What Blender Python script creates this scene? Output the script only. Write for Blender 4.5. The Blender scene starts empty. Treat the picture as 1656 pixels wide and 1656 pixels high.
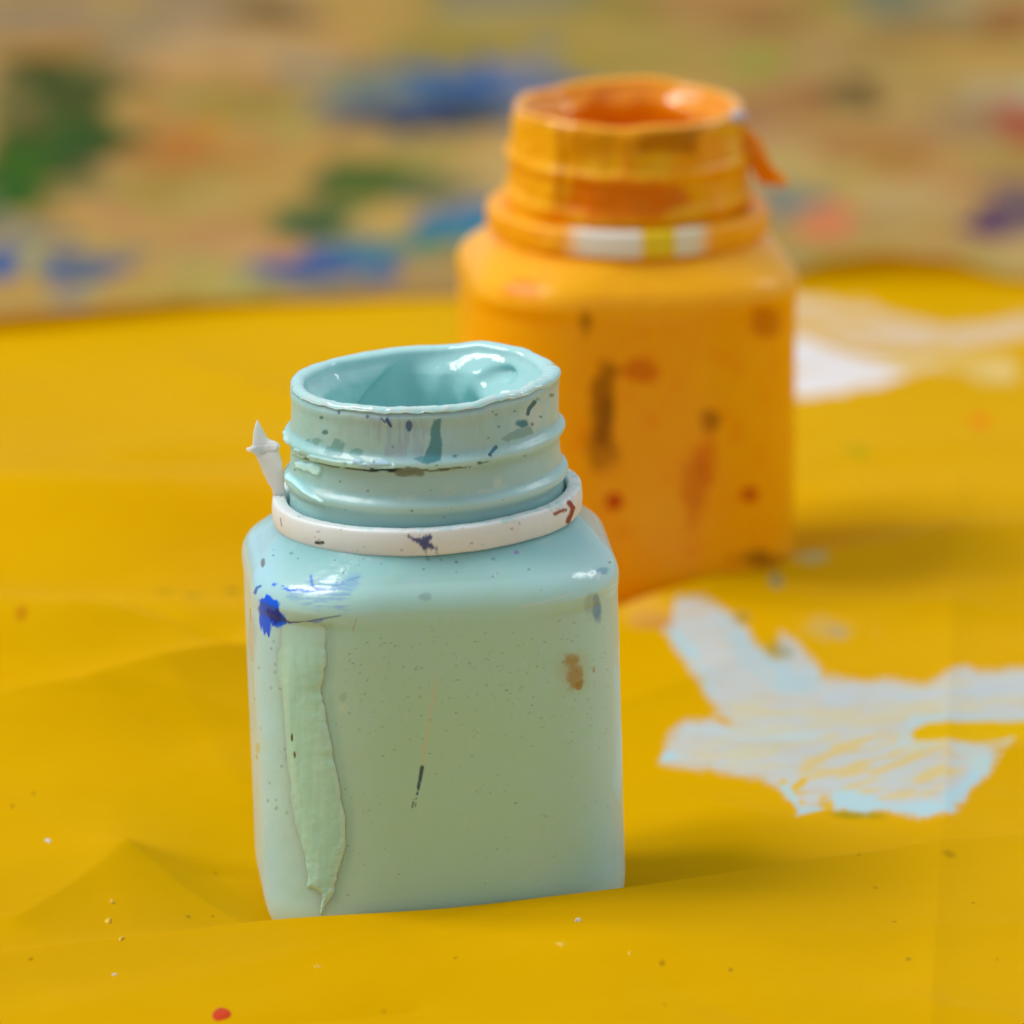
import bpy, bmesh, math, random
import numpy as np
from mathutils import Vector, Matrix
from mathutils.bvhtree import BVHTree

random.seed(7)
SC = bpy.context.scene
COL = SC.collection
MM = 0.001
PITCH = math.radians(15.0)
CAM = np.array([0.0, -1.182, 0.3697])
FPX = 14736.0            # focal length in photograph pixels (1656 wide)

# ------------------------------------------------------------------ camera
cd = bpy.data.cameras.new('camera')
cam = bpy.data.objects.new('camera', cd)
COL.objects.link(cam)
cam.location = CAM
cam.rotation_euler = (math.radians(90) - PITCH, 0, 0)
cd.sensor_width = 36.0
cd.lens = 36.0 * FPX / 1656.0
cd.clip_start = 0.05
cd.clip_end = 50.0
cd.dof.use_dof = True
cd.dof.focus_distance = 1.212
cd.dof.aperture_fstop = 18.0
cd.dof.aperture_blades = 0
SC.camera = cam

# ------------------------------------------------------------------ world, lamps, exposure
w = bpy.data.worlds.new('World')
SC.world = w
w.use_nodes = True
bg = w.node_tree.nodes['Background']
bg.inputs['Color'].default_value = (0.86, 0.93, 1.0, 1)
bg.inputs['Strength'].default_value = 0.56

def window_lamp(name, loc, target, sx, sy, power, color):
    ld = bpy.data.lights.new(name, 'AREA')
    ld.shape = 'RECTANGLE'
    ld.size, ld.size_y = sx, sy
    ld.energy = power
    ld.color = color
    o = bpy.data.objects.new(name, ld)
    COL.objects.link(o)
    o.location = loc
    o.rotation_euler = (Vector(target) - Vector(loc)).to_track_quat('-Z', 'Y').to_euler()
    return o

window_lamp('window_pane_light', (-1.16, 0.00, 1.62), (0, 0.05, 0), 0.36, 0.85, 15.0, (1.0, 0.98, 0.95))
window_lamp('window_pane_light', (-1.10, 0.46, 1.62), (0, 0.05, 0), 0.36, 0.85, 15.0, (1.0, 0.98, 0.95))
window_lamp('far_window_light', (1.5, 0.9, 1.45), (0, 0.05, 0), 0.35, 0.8, 7.0, (0.95, 0.98, 1.0))

SC.view_settings.view_transform = 'Standard'
SC.view_settings.look = 'None'
SC.view_settings.exposure = 0.0
SC.view_settings.gamma = 1.0
SC.view_settings.use_curve_mapping = False

# ------------------------------------------------------------------ helpers
CP, SP = math.cos(PITCH), math.sin(PITCH)

def ground(u, v, z=0.0):
    """point of the plane z (metres) measured at photograph position u, v"""
    a, b = (u - 828.0) / FPX, (828.0 - v) / FPX
    d = np.array([a, CP + b * SP, -SP + b * CP])
    t = (z - CAM[2]) / d[2]
    return CAM + d * t

def lin(r, g, b):
    f = lambda c: (c / 255.0 / 12.92) if c <= 10 else ((c / 255.0 + 0.055) / 1.055) ** 2.4
    return np.array([f(r), f(g), f(b)])

def hash3(i, j, k, seed):
    n = (i * 374761393 + j * 668265263 + k * 2147483647 + seed * 974634777) & 0xFFFFFFFF
    n = ((n ^ (n >> 13)) * 1274126177) & 0xFFFFFFFF
    n = n ^ (n >> 16)
    return (n & 0xFFFF) / 65535.0

def vnoise(P, seed=0):
    P = np.asarray(P, dtype=np.float64)
    I = np.floor(P).astype(np.int64)
    F = P - I
    F = F * F * F * (F * (F * 6 - 15) + 10)
    out = 0
    for dx in (0, 1):
        wx = F[:, 0] if dx else 1 - F[:, 0]
        for dy in (0, 1):
            wy = F[:, 1] if dy else 1 - F[:, 1]
            for dz in (0, 1):
                wz = F[:, 2] if dz else 1 - F[:, 2]
                out = out + wx * wy * wz * hash3(I[:, 0] + dx, I[:, 1] + dy, I[:, 2] + dz, seed)
    return out * 2 - 1

def fbm(P, scale=1.0, octaves=4, seed=0, gain=0.5):
    P = np.asarray(P) * scale
    if P.shape[1] == 2:
        P = np.concatenate([P, np.zeros((len(P), 1))], 1)
    s, a, t = 0, 1.0, 0.0
    for o in range(octaves):
        s = s + a * vnoise(P + 17.3 * o, seed + o * 31)
        t += a
        a *= gain
        P = P * 2.03
    return s / t

def sstep(a, b, x):
    t = np.clip((x - a) / (b - a), 0, 1)
    return t * t * (3 - 2 * t)

def seg_dist(px, py, pts):
    """distance to a polyline and position along it (0..1)"""
    best = np.full(px.shape, 1e9)
    pos = np.zeros(px.shape)
    n = len(pts) - 1
    for i in range(n):
        ax, ay = pts[i]
        bx, by = pts[i + 1]
        dx, dy = bx - ax, by - ay
        L = dx * dx + dy * dy + 1e-12
        t = np.clip(((px - ax) * dx + (py - ay) * dy) / L, 0, 1)
        d = np.hypot(px - ax - t * dx, py - ay - t * dy)
        m = d < best
        best = np.where(m, d, best)
        pos = np.where(m, (i + t) / n, pos)
    return best, pos

def poly_sd(px, py, poly):
    """signed distance to a polygon, positive inside"""
    n = len(poly)
    d = np.full(px.shape, 1e9)
    ins = np.zeros(px.shape, dtype=bool)
    for i in range(n):
        ax, ay = poly[i]
        bx, by = poly[(i + 1) % n]
        dx, dy = bx - ax, by - ay
        t = np.clip(((px - ax) * dx + (py - ay) * dy) / (dx * dx + dy * dy + 1e-12), 0, 1)
        d = np.minimum(d, np.hypot(px - ax - t * dx, py - ay - t * dy))
        c = (ay > py) != (by > py)
        with np.errstate(divide='ignore', invalid='ignore'):
            xi = ax + (py - ay) * dx / (dy if abs(dy) > 1e-12 else 1e-12)
        ins ^= c & (px < xi)
    return np.where(ins, d, -d)

def smooth_line(pts, n=8):
    """Catmull-Rom through points (closed)"""
    out = []
    m = len(pts)
    for i in range(m):
        p0, p1, p2, p3 = (np.array(pts[(i + k - 1) % m], float) for k in range(4))
        for s in range(n):
            t = s / n
            out.append(tuple(0.5 * (2 * p1 + (p2 - p0) * t + (2 * p0 - 5 * p1 + 4 * p2 - p3) * t * t
                                    + (3 * p1 - p0 - 3 * p2 + p3) * t ** 3)))
    return out

def mesh_from(name, V, F, mat, parent=None, colors=None, smooth=True, extra=None):
    V = np.asarray(V, dtype=np.float32)
    F = np.asarray(F, dtype=np.int32)
    me = bpy.data.meshes.new(name)
    me.vertices.add(len(V))
    me.vertices.foreach_set('co', V.ravel())
    k = F.shape[1]
    me.loops.add(F.size)
    me.loops.foreach_set('vertex_index', F.ravel())
    me.polygons.add(len(F))
    me.polygons.foreach_set('loop_start', np.arange(len(F), dtype=np.int32) * k)
    me.update(calc_edges=True)
    me.validate()
    if smooth:
        me.polygons.foreach_set('use_smooth', np.ones(len(me.polygons), dtype=bool))
    if colors is not None:
        at = me.attributes.new('col', 'FLOAT_COLOR', 'POINT')
        c = np.ones((len(V), 4), dtype=np.float32)
        c[:, :colors.shape[1]] = colors
        at.data.foreach_set('color', c.ravel())
    for nm, arr in (extra or {}).items():
        at = me.attributes.new(nm, 'FLOAT', 'POINT')
        at.data.foreach_set('value', np.asarray(arr, dtype=np.float32).ravel())
    me.materials.append(mat)
    o = bpy.data.objects.new(name, me)
    COL.objects.link(o)
    if parent is not None:
        o.parent = parent
    return o

def grid_faces(nr, nc, wrap=False):
    r = np.arange(nr - 1)[:, None]
    c = np.arange(nc if wrap else nc - 1)[None, :]
    c2 = (c + 1) % nc
    a = r * nc + c
    b = r * nc + c2
    d = (r + 1) * nc + c
    e = (r + 1) * nc + c2
    return np.stack([a, b, e, d], -1).reshape(-1, 4)

def tag(o, label, cat, group=None):
    o['label'] = label
    o['category'] = cat
    if group:
        o['group'] = group

class Paint:
    """per-vertex colours, laid on in coats"""
    def __init__(self, n, base):
        self.c = np.tile(np.asarray(base, float), (n, 1))
        self.h = np.zeros(n)          # thickness of the coat, mm
        self.m = np.zeros(n)          # where opaque marks lie on the plastic
    def lay(self, mask, color, thick=0.0):
        m = np.clip(mask, 0, 1)[:, None]
        self.c = self.c * (1 - m) + np.asarray(color) * m
        if thick:
            self.h = np.maximum(self.h, np.clip(mask, 0, 1) * thick)

# ------------------------------------------------------------------ materials
def new_mat(name):
    m = bpy.data.materials.new(name)
    m.use_nodes = True
    nt = m.node_tree
    return m, nt, nt.nodes['Principled BSDF']

def N(nt, kind, **kw):
    n = nt.nodes.new(kind)
    for k, v in kw.items():
        setattr(n, k, v)
    return n

def coords(nt, scale=(1, 1, 1)):
    t = N(nt, 'ShaderNodeTexCoord')
    mp = N(nt, 'ShaderNodeMapping')
    mp.inputs['Scale'].default_value = scale
    nt.links.new(t.outputs['Object'], mp.inputs['Vector'])
    return mp.outputs['Vector']

def noise(nt, vec, scale, detail=4, rough=0.55):
    n = N(nt, 'ShaderNodeTexNoise')
    n.inputs['Scale'].default_value = scale
    n.inputs['Detail'].default_value = detail
    n.inputs['Roughness'].default_value = rough
    nt.links.new(vec, n.inputs['Vector'])
    return n.outputs['Fac']

def ramp(nt, fac, a, b, c0=(0, 0, 0, 1), c1=(1, 1, 1, 1)):
    r = N(nt, 'ShaderNodeValToRGB')
    r.color_ramp.elements[0].position = a
    r.color_ramp.elements[1].position = b
    r.color_ramp.elements[0].color = c0
    r.color_ramp.elements[1].color = c1
    nt.links.new(fac, r.inputs['Fac'])
    return r.outputs['Color']

def mixcol(nt, fac, a, b, blend='MIX'):
    m = N(nt, 'ShaderNodeMix', data_type='RGBA', blend_type=blend)
    for sock, val in ((m.inputs['Factor'], fac), (m.inputs[6], a), (m.inputs[7], b)):
        if isinstance(val, (int, float)):
            sock.default_value = val
        elif isinstance(val, (tuple, list)):
            sock.default_value = tuple(val) + ((1,) if len(val) == 3 else ())
        else:
            nt.links.new(val, sock)
    return m.outputs[2]

def bump(nt, p, height, strength, dist, prev=None):
    b = N(nt, 'ShaderNodeBump')
    b.inputs['Strength'].default_value = strength
    b.inputs['Distance'].default_value = dist
    nt.links.new(height, b.inputs['Height'])
    if prev is not None:
        nt.links.new(prev, b.inputs['Normal'])
    nt.links.new(b.outputs['Normal'], p.inputs['Normal'])
    return b.outputs['Normal']

def attr(nt, name='col', out='Color'):
    a = N(nt, 'ShaderNodeAttribute', attribute_name=name)
    return a.outputs[out]

def plastic(name, rough=0.28, sss=0.5, radius=0.004, flecks=True, bumpamt=0.10, spec=0.5, sheen=0.0):
    m, nt, p = new_mat(name)
    base = attr(nt)
    if flecks:
        v = coords(nt, (1, 1, 2.6))
        f = ramp(nt, noise(nt, v, 1100, 2, 0.6), 0.70, 0.76)
        area = ramp(nt, noise(nt, coords(nt), 70, 3), 0.46, 0.64)
        fac = mixcol(nt, 1.0, f, area, 'MULTIPLY')
        fac2 = mixcol(nt, 1.0, fac, (0.45, 0.45, 0.45), 'MULTIPLY')
        base = mixcol(nt, fac2, base, (0.10, 0.14, 0.11))
    nt.links.new(base, p.inputs['Base Color'])
    mr = N(nt, 'ShaderNodeMapRange')
    mr.inputs['To Min'].default_value = sss
    mr.inputs['To Max'].default_value = 0.0
    nt.links.new(attr(nt, 'mark', 'Fac'), mr.inputs['Value'])
    nt.links.new(mr.outputs['Result'], p.inputs['Subsurface Weight'])
    p.inputs['Subsurface Radius'].default_value = (1.0, 1.0, 1.0)
    p.inputs['Subsurface Scale'].default_value = radius
    ms = N(nt, 'ShaderNodeMapRange')                       # paint marks are plain paint, without the plastic's milky bloom
    ms.inputs['To Min'].default_value = sheen
    ms.inputs['To Max'].default_value = 0.0
    nt.links.new(attr(nt, 'mark', 'Fac'), ms.inputs['Value'])
    nt.links.new(ms.outputs['Result'], p.inputs['Sheen Weight'])
    sp = N(nt, 'ShaderNodeMapRange')
    sp.inputs['To Min'].default_value = spec
    sp.inputs['To Max'].default_value = spec * 0.35
    nt.links.new(attr(nt, 'mark', 'Fac'), sp.inputs['Value'])
    nt.links.new(sp.outputs['Result'], p.inputs['Specular IOR Level'])
    p.inputs['Sheen Roughness'].default_value = 0.45
    p.inputs['Sheen Tint'].default_value = (0.76, 0.98, 1.0, 1)
    rn = N(nt, 'ShaderNodeMapRange')
    rn.inputs['To Min'].default_value = rough - 0.08
    rn.inputs['To Max'].default_value = rough + 0.12
    nt.links.new(noise(nt, coords(nt), 120, 4), rn.inputs['Value'])
    nt.links.new(rn.outputs['Result'], p.inputs['Roughness'])
    n1 = bump(nt, p, noise(nt, coords(nt), 90, 3), bumpamt, 0.004)
    bump(nt, p, noise(nt, coords(nt), 1400, 2), 0.05, 0.0006, n1)
    return m

def wet_paint_mat(name, rough=0.12, sss=0.25, bumpscale=260, bumpamt=0.10):
    m, nt, p = new_mat(name)
    nt.links.new(attr(nt), p.inputs['Base Color'])
    p.inputs['Subsurface Weight'].default_value = sss
    p.inputs['Subsurface Radius'].default_value = (0.8, 1.0, 1.0)
    p.inputs['Subsurface Scale'].default_value = 0.0015
    p.inputs['Roughness'].default_value = rough
    bump(nt, p, noise(nt, coords(nt), bumpscale, 3), bumpamt, 0.002)
    return m

M_JAR = plastic('milky_jar_plastic', 0.15, 0.85, 0.006, spec=0.5, sheen=0.3)
M_NECK = plastic('milky_neck_plastic', 0.30, 0.75, 0.004, flecks=False, bumpamt=0.05, sheen=0.12)
M_RING = plastic('white_ring_plastic', 0.36, 0.6, 0.002, flecks=False, bumpamt=0.03)
M_WET = wet_paint_mat('wet_paint')
M_DRIP = wet_paint_mat('dried_paint', 0.20, 0.2, 300, 0.05)
M_ORANGE = plastic('orange_painted_plastic', 0.27, 0.6, 0.004, flecks=False, bumpamt=0.10, spec=0.25)

def cloth_mat():
    m, nt, p = new_mat('oilcloth')
    v = coords(nt)
    base = attr(nt)
    tone = ramp(nt, noise(nt, v, 22, 5), 0.3, 0.75, (0.93, 0.93, 0.93, 1), (1.03, 1.03, 1.03, 1))
    base = mixcol(nt, 1.0, base, tone, 'MULTIPLY')
    grit = ramp(nt, noise(nt, v, 900, 2, 0.7), 0.745, 0.78)
    where = ramp(nt, noise(nt, v, 45, 3), 0.45, 0.65)
    gf = mixcol(nt, 1.0, mixcol(nt, 1.0, grit, where, 'MULTIPLY'), (0.4, 0.4, 0.4), 'MULTIPLY')
    base = mixcol(nt, gf, base, (0.30, 0.16, 0.02))
    nt.links.new(base, p.inputs['Base Color'])
    rn = N(nt, 'ShaderNodeMapRange')
    rn.inputs['To Min'].default_value = 0.36
    rn.inputs['To Max'].default_value = 0.56
    nt.links.new(noise(nt, v, 60, 4), rn.inputs['Value'])
    nt.links.new(rn.outputs['Result'], p.inputs['Roughness'])
    p.inputs['Specular IOR Level'].default_value = 0.004
    p.inputs['Specular Tint'].default_value = (1.0, 0.62, 0.05, 1)
    n1 = bump(nt, p, noise(nt, v, 35, 4, 0.45), 0.16, 0.006)
    n1 = bump(nt, p, noise(nt, coords(nt, (1, 2.2, 1)), 95, 3, 0.5), 0.10, 0.003, n1)
    n2 = bump(nt, p, noise(nt, v, 2200, 2), 0.06, 0.0006, n1)
    return m
M_CLOTH = cloth_mat()

def table_mat():
    m, nt, p = new_mat('stained_tabletop')
    v = coords(nt)
    base = attr(nt)
    grain = ramp(nt, noise(nt, coords(nt, (6, 60, 6)), 6, 6), 0.3, 0.7, (0.86, 0.86, 0.86, 1), (1.08, 1.08, 1.08, 1))
    nt.links.new(mixcol(nt, 1.0, base, grain, 'MULTIPLY'), p.inputs['Base Color'])
    p.inputs['Roughness'].default_value = 0.8
    p.inputs['Specular IOR Level'].default_value = 0.05
    bump(nt, p, noise(nt, v, 150, 4), 0.25, 0.003)
    return m
M_TABLE = table_mat()

# ------------------------------------------------------------------ the setting: tabletop
def axis(*segs):
    """non-uniform axis: (start, stop, step) runs joined"""
    a = [np.arange(s, e, st) for s, e, st in segs]
    return np.concatenate(a + [np.array([segs[-1][1]])])

def build_table():
    top = -0.0095
    xs = axis((-0.62, -0.13, 0.007), (-0.13, 0.13, 0.0012), (0.13, 0.62, 0.007))
    ys = axis((-0.52, 0.24, 0.02), (0.24, 0.80, 0.0022), (0.80, 1.0, 0.008))
    X, Y = np.meshgrid(xs, ys)
    x, y = X.ravel(), Y.ravel()
    P = np.stack([x, y, np.zeros_like(x)], 1)
    pa = Paint(len(x), (0.42, 0.25, 0.06))
    n1 = fbm(P, 9, 4, 3)
    n2 = fbm(P, 25, 4, 5)
    pa.lay(sstep(-0.1, 0.5, n1) * 0.7, (0.25, 0.145, 0.026))
    pa.lay(sstep(0.0, 0.5, -n2) * 0.6, (0.40, 0.25, 0.075))
    pa.lay(sstep(0.15, 0.5, fbm(P, 14, 3, 15)) * 0.6, (0.36, 0.19, 0.085))
    pa.lay(sstep(0.1, 0.5, fbm(P, 17, 3, 19)) * 0.8, (0.25, 0.20, 0.035))
    pa.lay(sstep(0.15, 0.5, fbm(P, 13, 3, 23)) * 0.8, (0.22, 0.16, 0.10))
    pa.lay(sstep(0.2, 0.5, fbm(P, 21, 3, 29)) * 0.8, (0.42, 0.20, 0.075))
    pa.lay(sstep(0.28, 0.5, fbm(P, 24, 4, 33)) * 0.7, (0.14, 0.15, 0.11))
    pa.lay(sstep(0.25, 0.5, fbm(P, 19, 4, 37)) * 0.7, (0.48, 0.33, 0.12))
    wx = fbm(P, 28, 4, 11) * 0.010 + fbm(P, 90, 3, 41) * 0.005
    wy = fbm(P + 5.0, 12, 4, 12) * 0.035 + fbm(P + 9.0, 70, 3, 43) * 0.012
    # paint stains: position in the photograph, half sizes there, colour, strength
    stains = [
        (60, 25, 95, 22, (125, 108, 104), .8), (230, 55, 130, 22, (172, 138, 98), .7), (420, 25, 45, 18, (120, 86, 34), .8),
        (110, 115, 60, 16, (168, 112, 44), .8), (60, 60, 60, 10, (170, 130, 95), .5),
        (690, 112, 125, 34, (30, 84, 150), 1), (800, 95, 60, 22, (34, 90, 160), .9), (650, 190, 75, 20, (28, 52, 84), .95), (560, 95, 95, 14, (104, 104, 112), .85),
        (590, 125, 60, 14, (150, 134, 84), .6), (760, 165, 45, 20, (40, 52, 80), .7),
        (100, 225, 100, 60, (54, 68, 26), 1), (170, 250, 60, 30, (56, 76, 36), .9), (20, 280, 45, 34, (58, 88, 24), 1), (5, 320, 30, 20, (50, 84, 36), .9),
        (340, 235, 70, 30, (182, 106, 46), .9), (510, 215, 85, 22, (190, 134, 74), .8), (420, 150, 70, 16, (150, 120, 50), .5),
        (600, 285, 72, 26, (72, 94, 26), 1), (560, 275, 40, 14, (80, 90, 50), .7), (680, 310, 45, 16, (92, 92, 84), .8), (520, 365, 44, 26, (62, 86, 56), 1),
        (700, 245, 45, 14, (150, 130, 70), .6), (150, 340, 80, 20, (186, 144, 82), .7),
        (130, 412, 48, 20, (48, 80, 136), 1), (6, 412, 24, 18, (40, 84, 156), 1), (55, 360, 40, 16, (104, 108, 120), .8), (60, 405, 22, 14, (160, 150, 110), .7),
        (200, 385, 70, 12, (132, 116, 108), .6), (40, 480, 70, 16, (138, 130, 118), .8),
        (540, 430, 75, 15, (48, 84, 150), 1), (620, 400, 40, 12, (86, 122, 120), .9), (480, 402, 34, 12, (200, 128, 88), .9), (660, 425, 50, 12, (70, 110, 140), .9),
        (745, 362, 56, 18, (52, 108, 156), 1), (770, 395, 60, 16, (56, 120, 150), .9), (715, 410, 46, 12, (84, 128, 90), .9), (620, 365, 36, 16, (190, 148, 90), .8),
        (250, 470, 90, 14, (176, 156, 84), .8), (370, 450, 90, 26, (182, 154, 76), .6), (420, 480, 60, 10, (120, 120, 40), .6),
        (1390, 165, 46, 13, (84, 54, 30), 1), (1290, 182, 56, 22, (160, 100, 60), .8), (1430, 265, 46, 24, (176, 112, 52), .9), (1530, 240, 80, 22, (176, 124, 84), .6),
        (1650, 205, 30, 32, (170, 80, 56), 1), (1640, 22, 50, 22, (160, 92, 52), .9), (1640, 350, 48, 24, (90, 60, 100), .85), (1615, 365, 30, 14, (92, 58, 98), 1),
        (1275, 335, 38, 16, (118, 122, 120), 1), (1345, 385, 30, 40, (216, 118, 84), .9), (1200, 85, 60, 14, (146, 136, 48), .8), (1450, 335, 50, 14, (190, 148, 100), .6),
        (1500, 55, 120, 16, (142, 100, 44), .7), (1200, 10, 130, 14, (138, 98, 44), .7), (1450, 425, 110, 12, (150, 140, 60), .8), (1500, 140, 60, 10, (180, 140, 70), .4),
        (1000, 60, 130, 18, (168, 134, 62), .4), (1330, 300, 60, 18, (180, 142, 76), .6),
    ]
    rng = random.Random(5)
    for _ in range(150):                                   # the rest of the top, beyond the picture
        cols = [(52, 84, 24), (34, 84, 150), (182, 106, 46), (200, 128, 88), (84, 50, 96), (150, 130, 70), (170, 80, 56), (190, 180, 160)]
        side = rng.choice((-1, 1))
        stains.append((828 + side * rng.uniform(1000, 5200), rng.uniform(-150, 470), rng.uniform(40, 190), rng.uniform(10, 40), rng.choice(cols), rng.uniform(.5, 1)))
    more = []
    for (u, v, ru, rv, c, k) in stains:                    # daubs round each stain, so that neighbours run into each other
        more.append((u, v, ru, rv, c, k))
        if ru > 34:
            for _ in range(5):
                cj = tuple(min(255, max(0, q + rng.uniform(-22, 22))) for q in c)
                more.append((u + rng.gauss(0, ru * .9), v + rng.gauss(0, rv * .9), ru * rng.uniform(.15, .45), rv * rng.uniform(.2, .5), cj, k * rng.uniform(.5, .95)))
    for (u, v, ru, rv, c, k) in more:
        g = ground(u, v, top)
        gx = ground(u + ru, v, top)
        g1, g2 = ground(u, v - rv, top), ground(u, v + rv, top)
        rx, ry = (gx[0] - g[0]) * 1.42, (g1[1] - g2[1]) / 2 * 1.6
        s = rx / 0.009
        d = np.hypot((x + wx * min(1.4, s) - g[0]) / rx, (y + wy * min(1.3, s) - g[1]) / ry)
        pa.lay((1 - sstep(0.7, 1.22, d)) * k * 0.95, lin(*c) * np.array([0.84, 0.98, 0.80]))
    # split and daub the large fields with the brush
    pa.lay(sstep(0.30, 0.42, fbm(P * [1, .35, 1], 75, 4, 61)) * 0.25, (0.46, 0.31, 0.10))
    V = np.stack([x, y, np.full_like(x, top)], 1)
    nr, nc = X.shape
    F = grid_faces(nr, nc)
    # solid slab: skirt and underside
    ring = list(range(nc)) + [r * nc + nc - 1 for r in range(1, nr)] + [(nr - 1) * nc + c for c in range(nc - 2, -1, -1)] + [r * nc for r in range(nr - 2, 0, -1)]
    low = V[ring].copy()
    low[:, 2] -= 0.03
    b0 = len(V)
    V = np.concatenate([V, low])
    m = len(ring)
    F2 = np.array([[ring[i], b0 + i, b0 + (i + 1) % m, ring[(i + 1) % m]] for i in range(m)])
    c = np.concatenate([pa.c, pa.c[ring]])
    o = mesh_from('tabletop', V, np.concatenate([F, F2]), M_TABLE, colors=c)
    o['kind'] = 'structure'
    return o

# ------------------------------------------------------------------ jar placement (both jars use it; the cloth lies flat beneath them)
FRONT = dict(pos=np.array([-0.0097, 0.0, -0.0013]), lean=-1.75, yaw=5.0)
BACK = dict(pos=np.array([0.0174, 0.1605, 0.0005]), lean=0.0, yaw=7.0)

def jar_matrix(j):
    return (Matrix.Translation(Vector(j['pos'])) @ Matrix.Rotation(math.radians(j['lean']), 4, 'Y')
            @ Matrix.Rotation(math.radians(j['yaw']), 4, 'Z'))

# ------------------------------------------------------------------ tablecloth
def line_y(x, pts, hz):
    P = [ground(u, v, (h + 0.9) * MM) for (u, v), h in zip(pts, hz)]
    xs = np.array([p[0] for p in P])
    ys = np.array([p[1] for p in P])
    o = np.argsort(xs)
    g = np.linspace(-0.5, 0.5, 1001)                       # rounded off, so that a fold bends rather than kinks
    kern = np.exp(-0.5 * (np.arange(-24, 25) / 7.0) ** 2)
    kern /= kern.sum()
    sm = lambda q: np.convolve(np.pad(np.interp(g, xs[o], q), 24, mode='edge'), kern, 'valid')
    return np.interp(x, g, sm(ys[o])), np.interp(x, g, sm(np.array(hz)[o]))

def ridge(x, y, pts, hz, wf, wb, e, raw=False):
    yl, h = line_y(x, pts, hz)
    d = (y - yl) * 1000
    wd = np.where(d < 0, wf, wb)
    w = np.exp(-(np.sqrt(d * d + e * e) - e) / wd)
    return (w, h) if raw else h * w

def crease(x, y, a, b, h, wd, e, z=0.002):
    A, B = ground(*a, z), ground(*b, z)
    d, t = seg_dist(x * 1000, y * 1000, [(A[0] * 1000, A[1] * 1000), (B[0] * 1000, B[1] * 1000)])
    return h * np.exp(-(np.sqrt(d * d + e * e) - e) / wd)

EDGE = [(-2500, 600), (-400, 545), (0, 514), (130, 500), (400, 477), (750, 457), (1000, 446), (1300, 438), (1450, 434), (1656, 440), (2200, 425), (4000, 430)]

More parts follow.
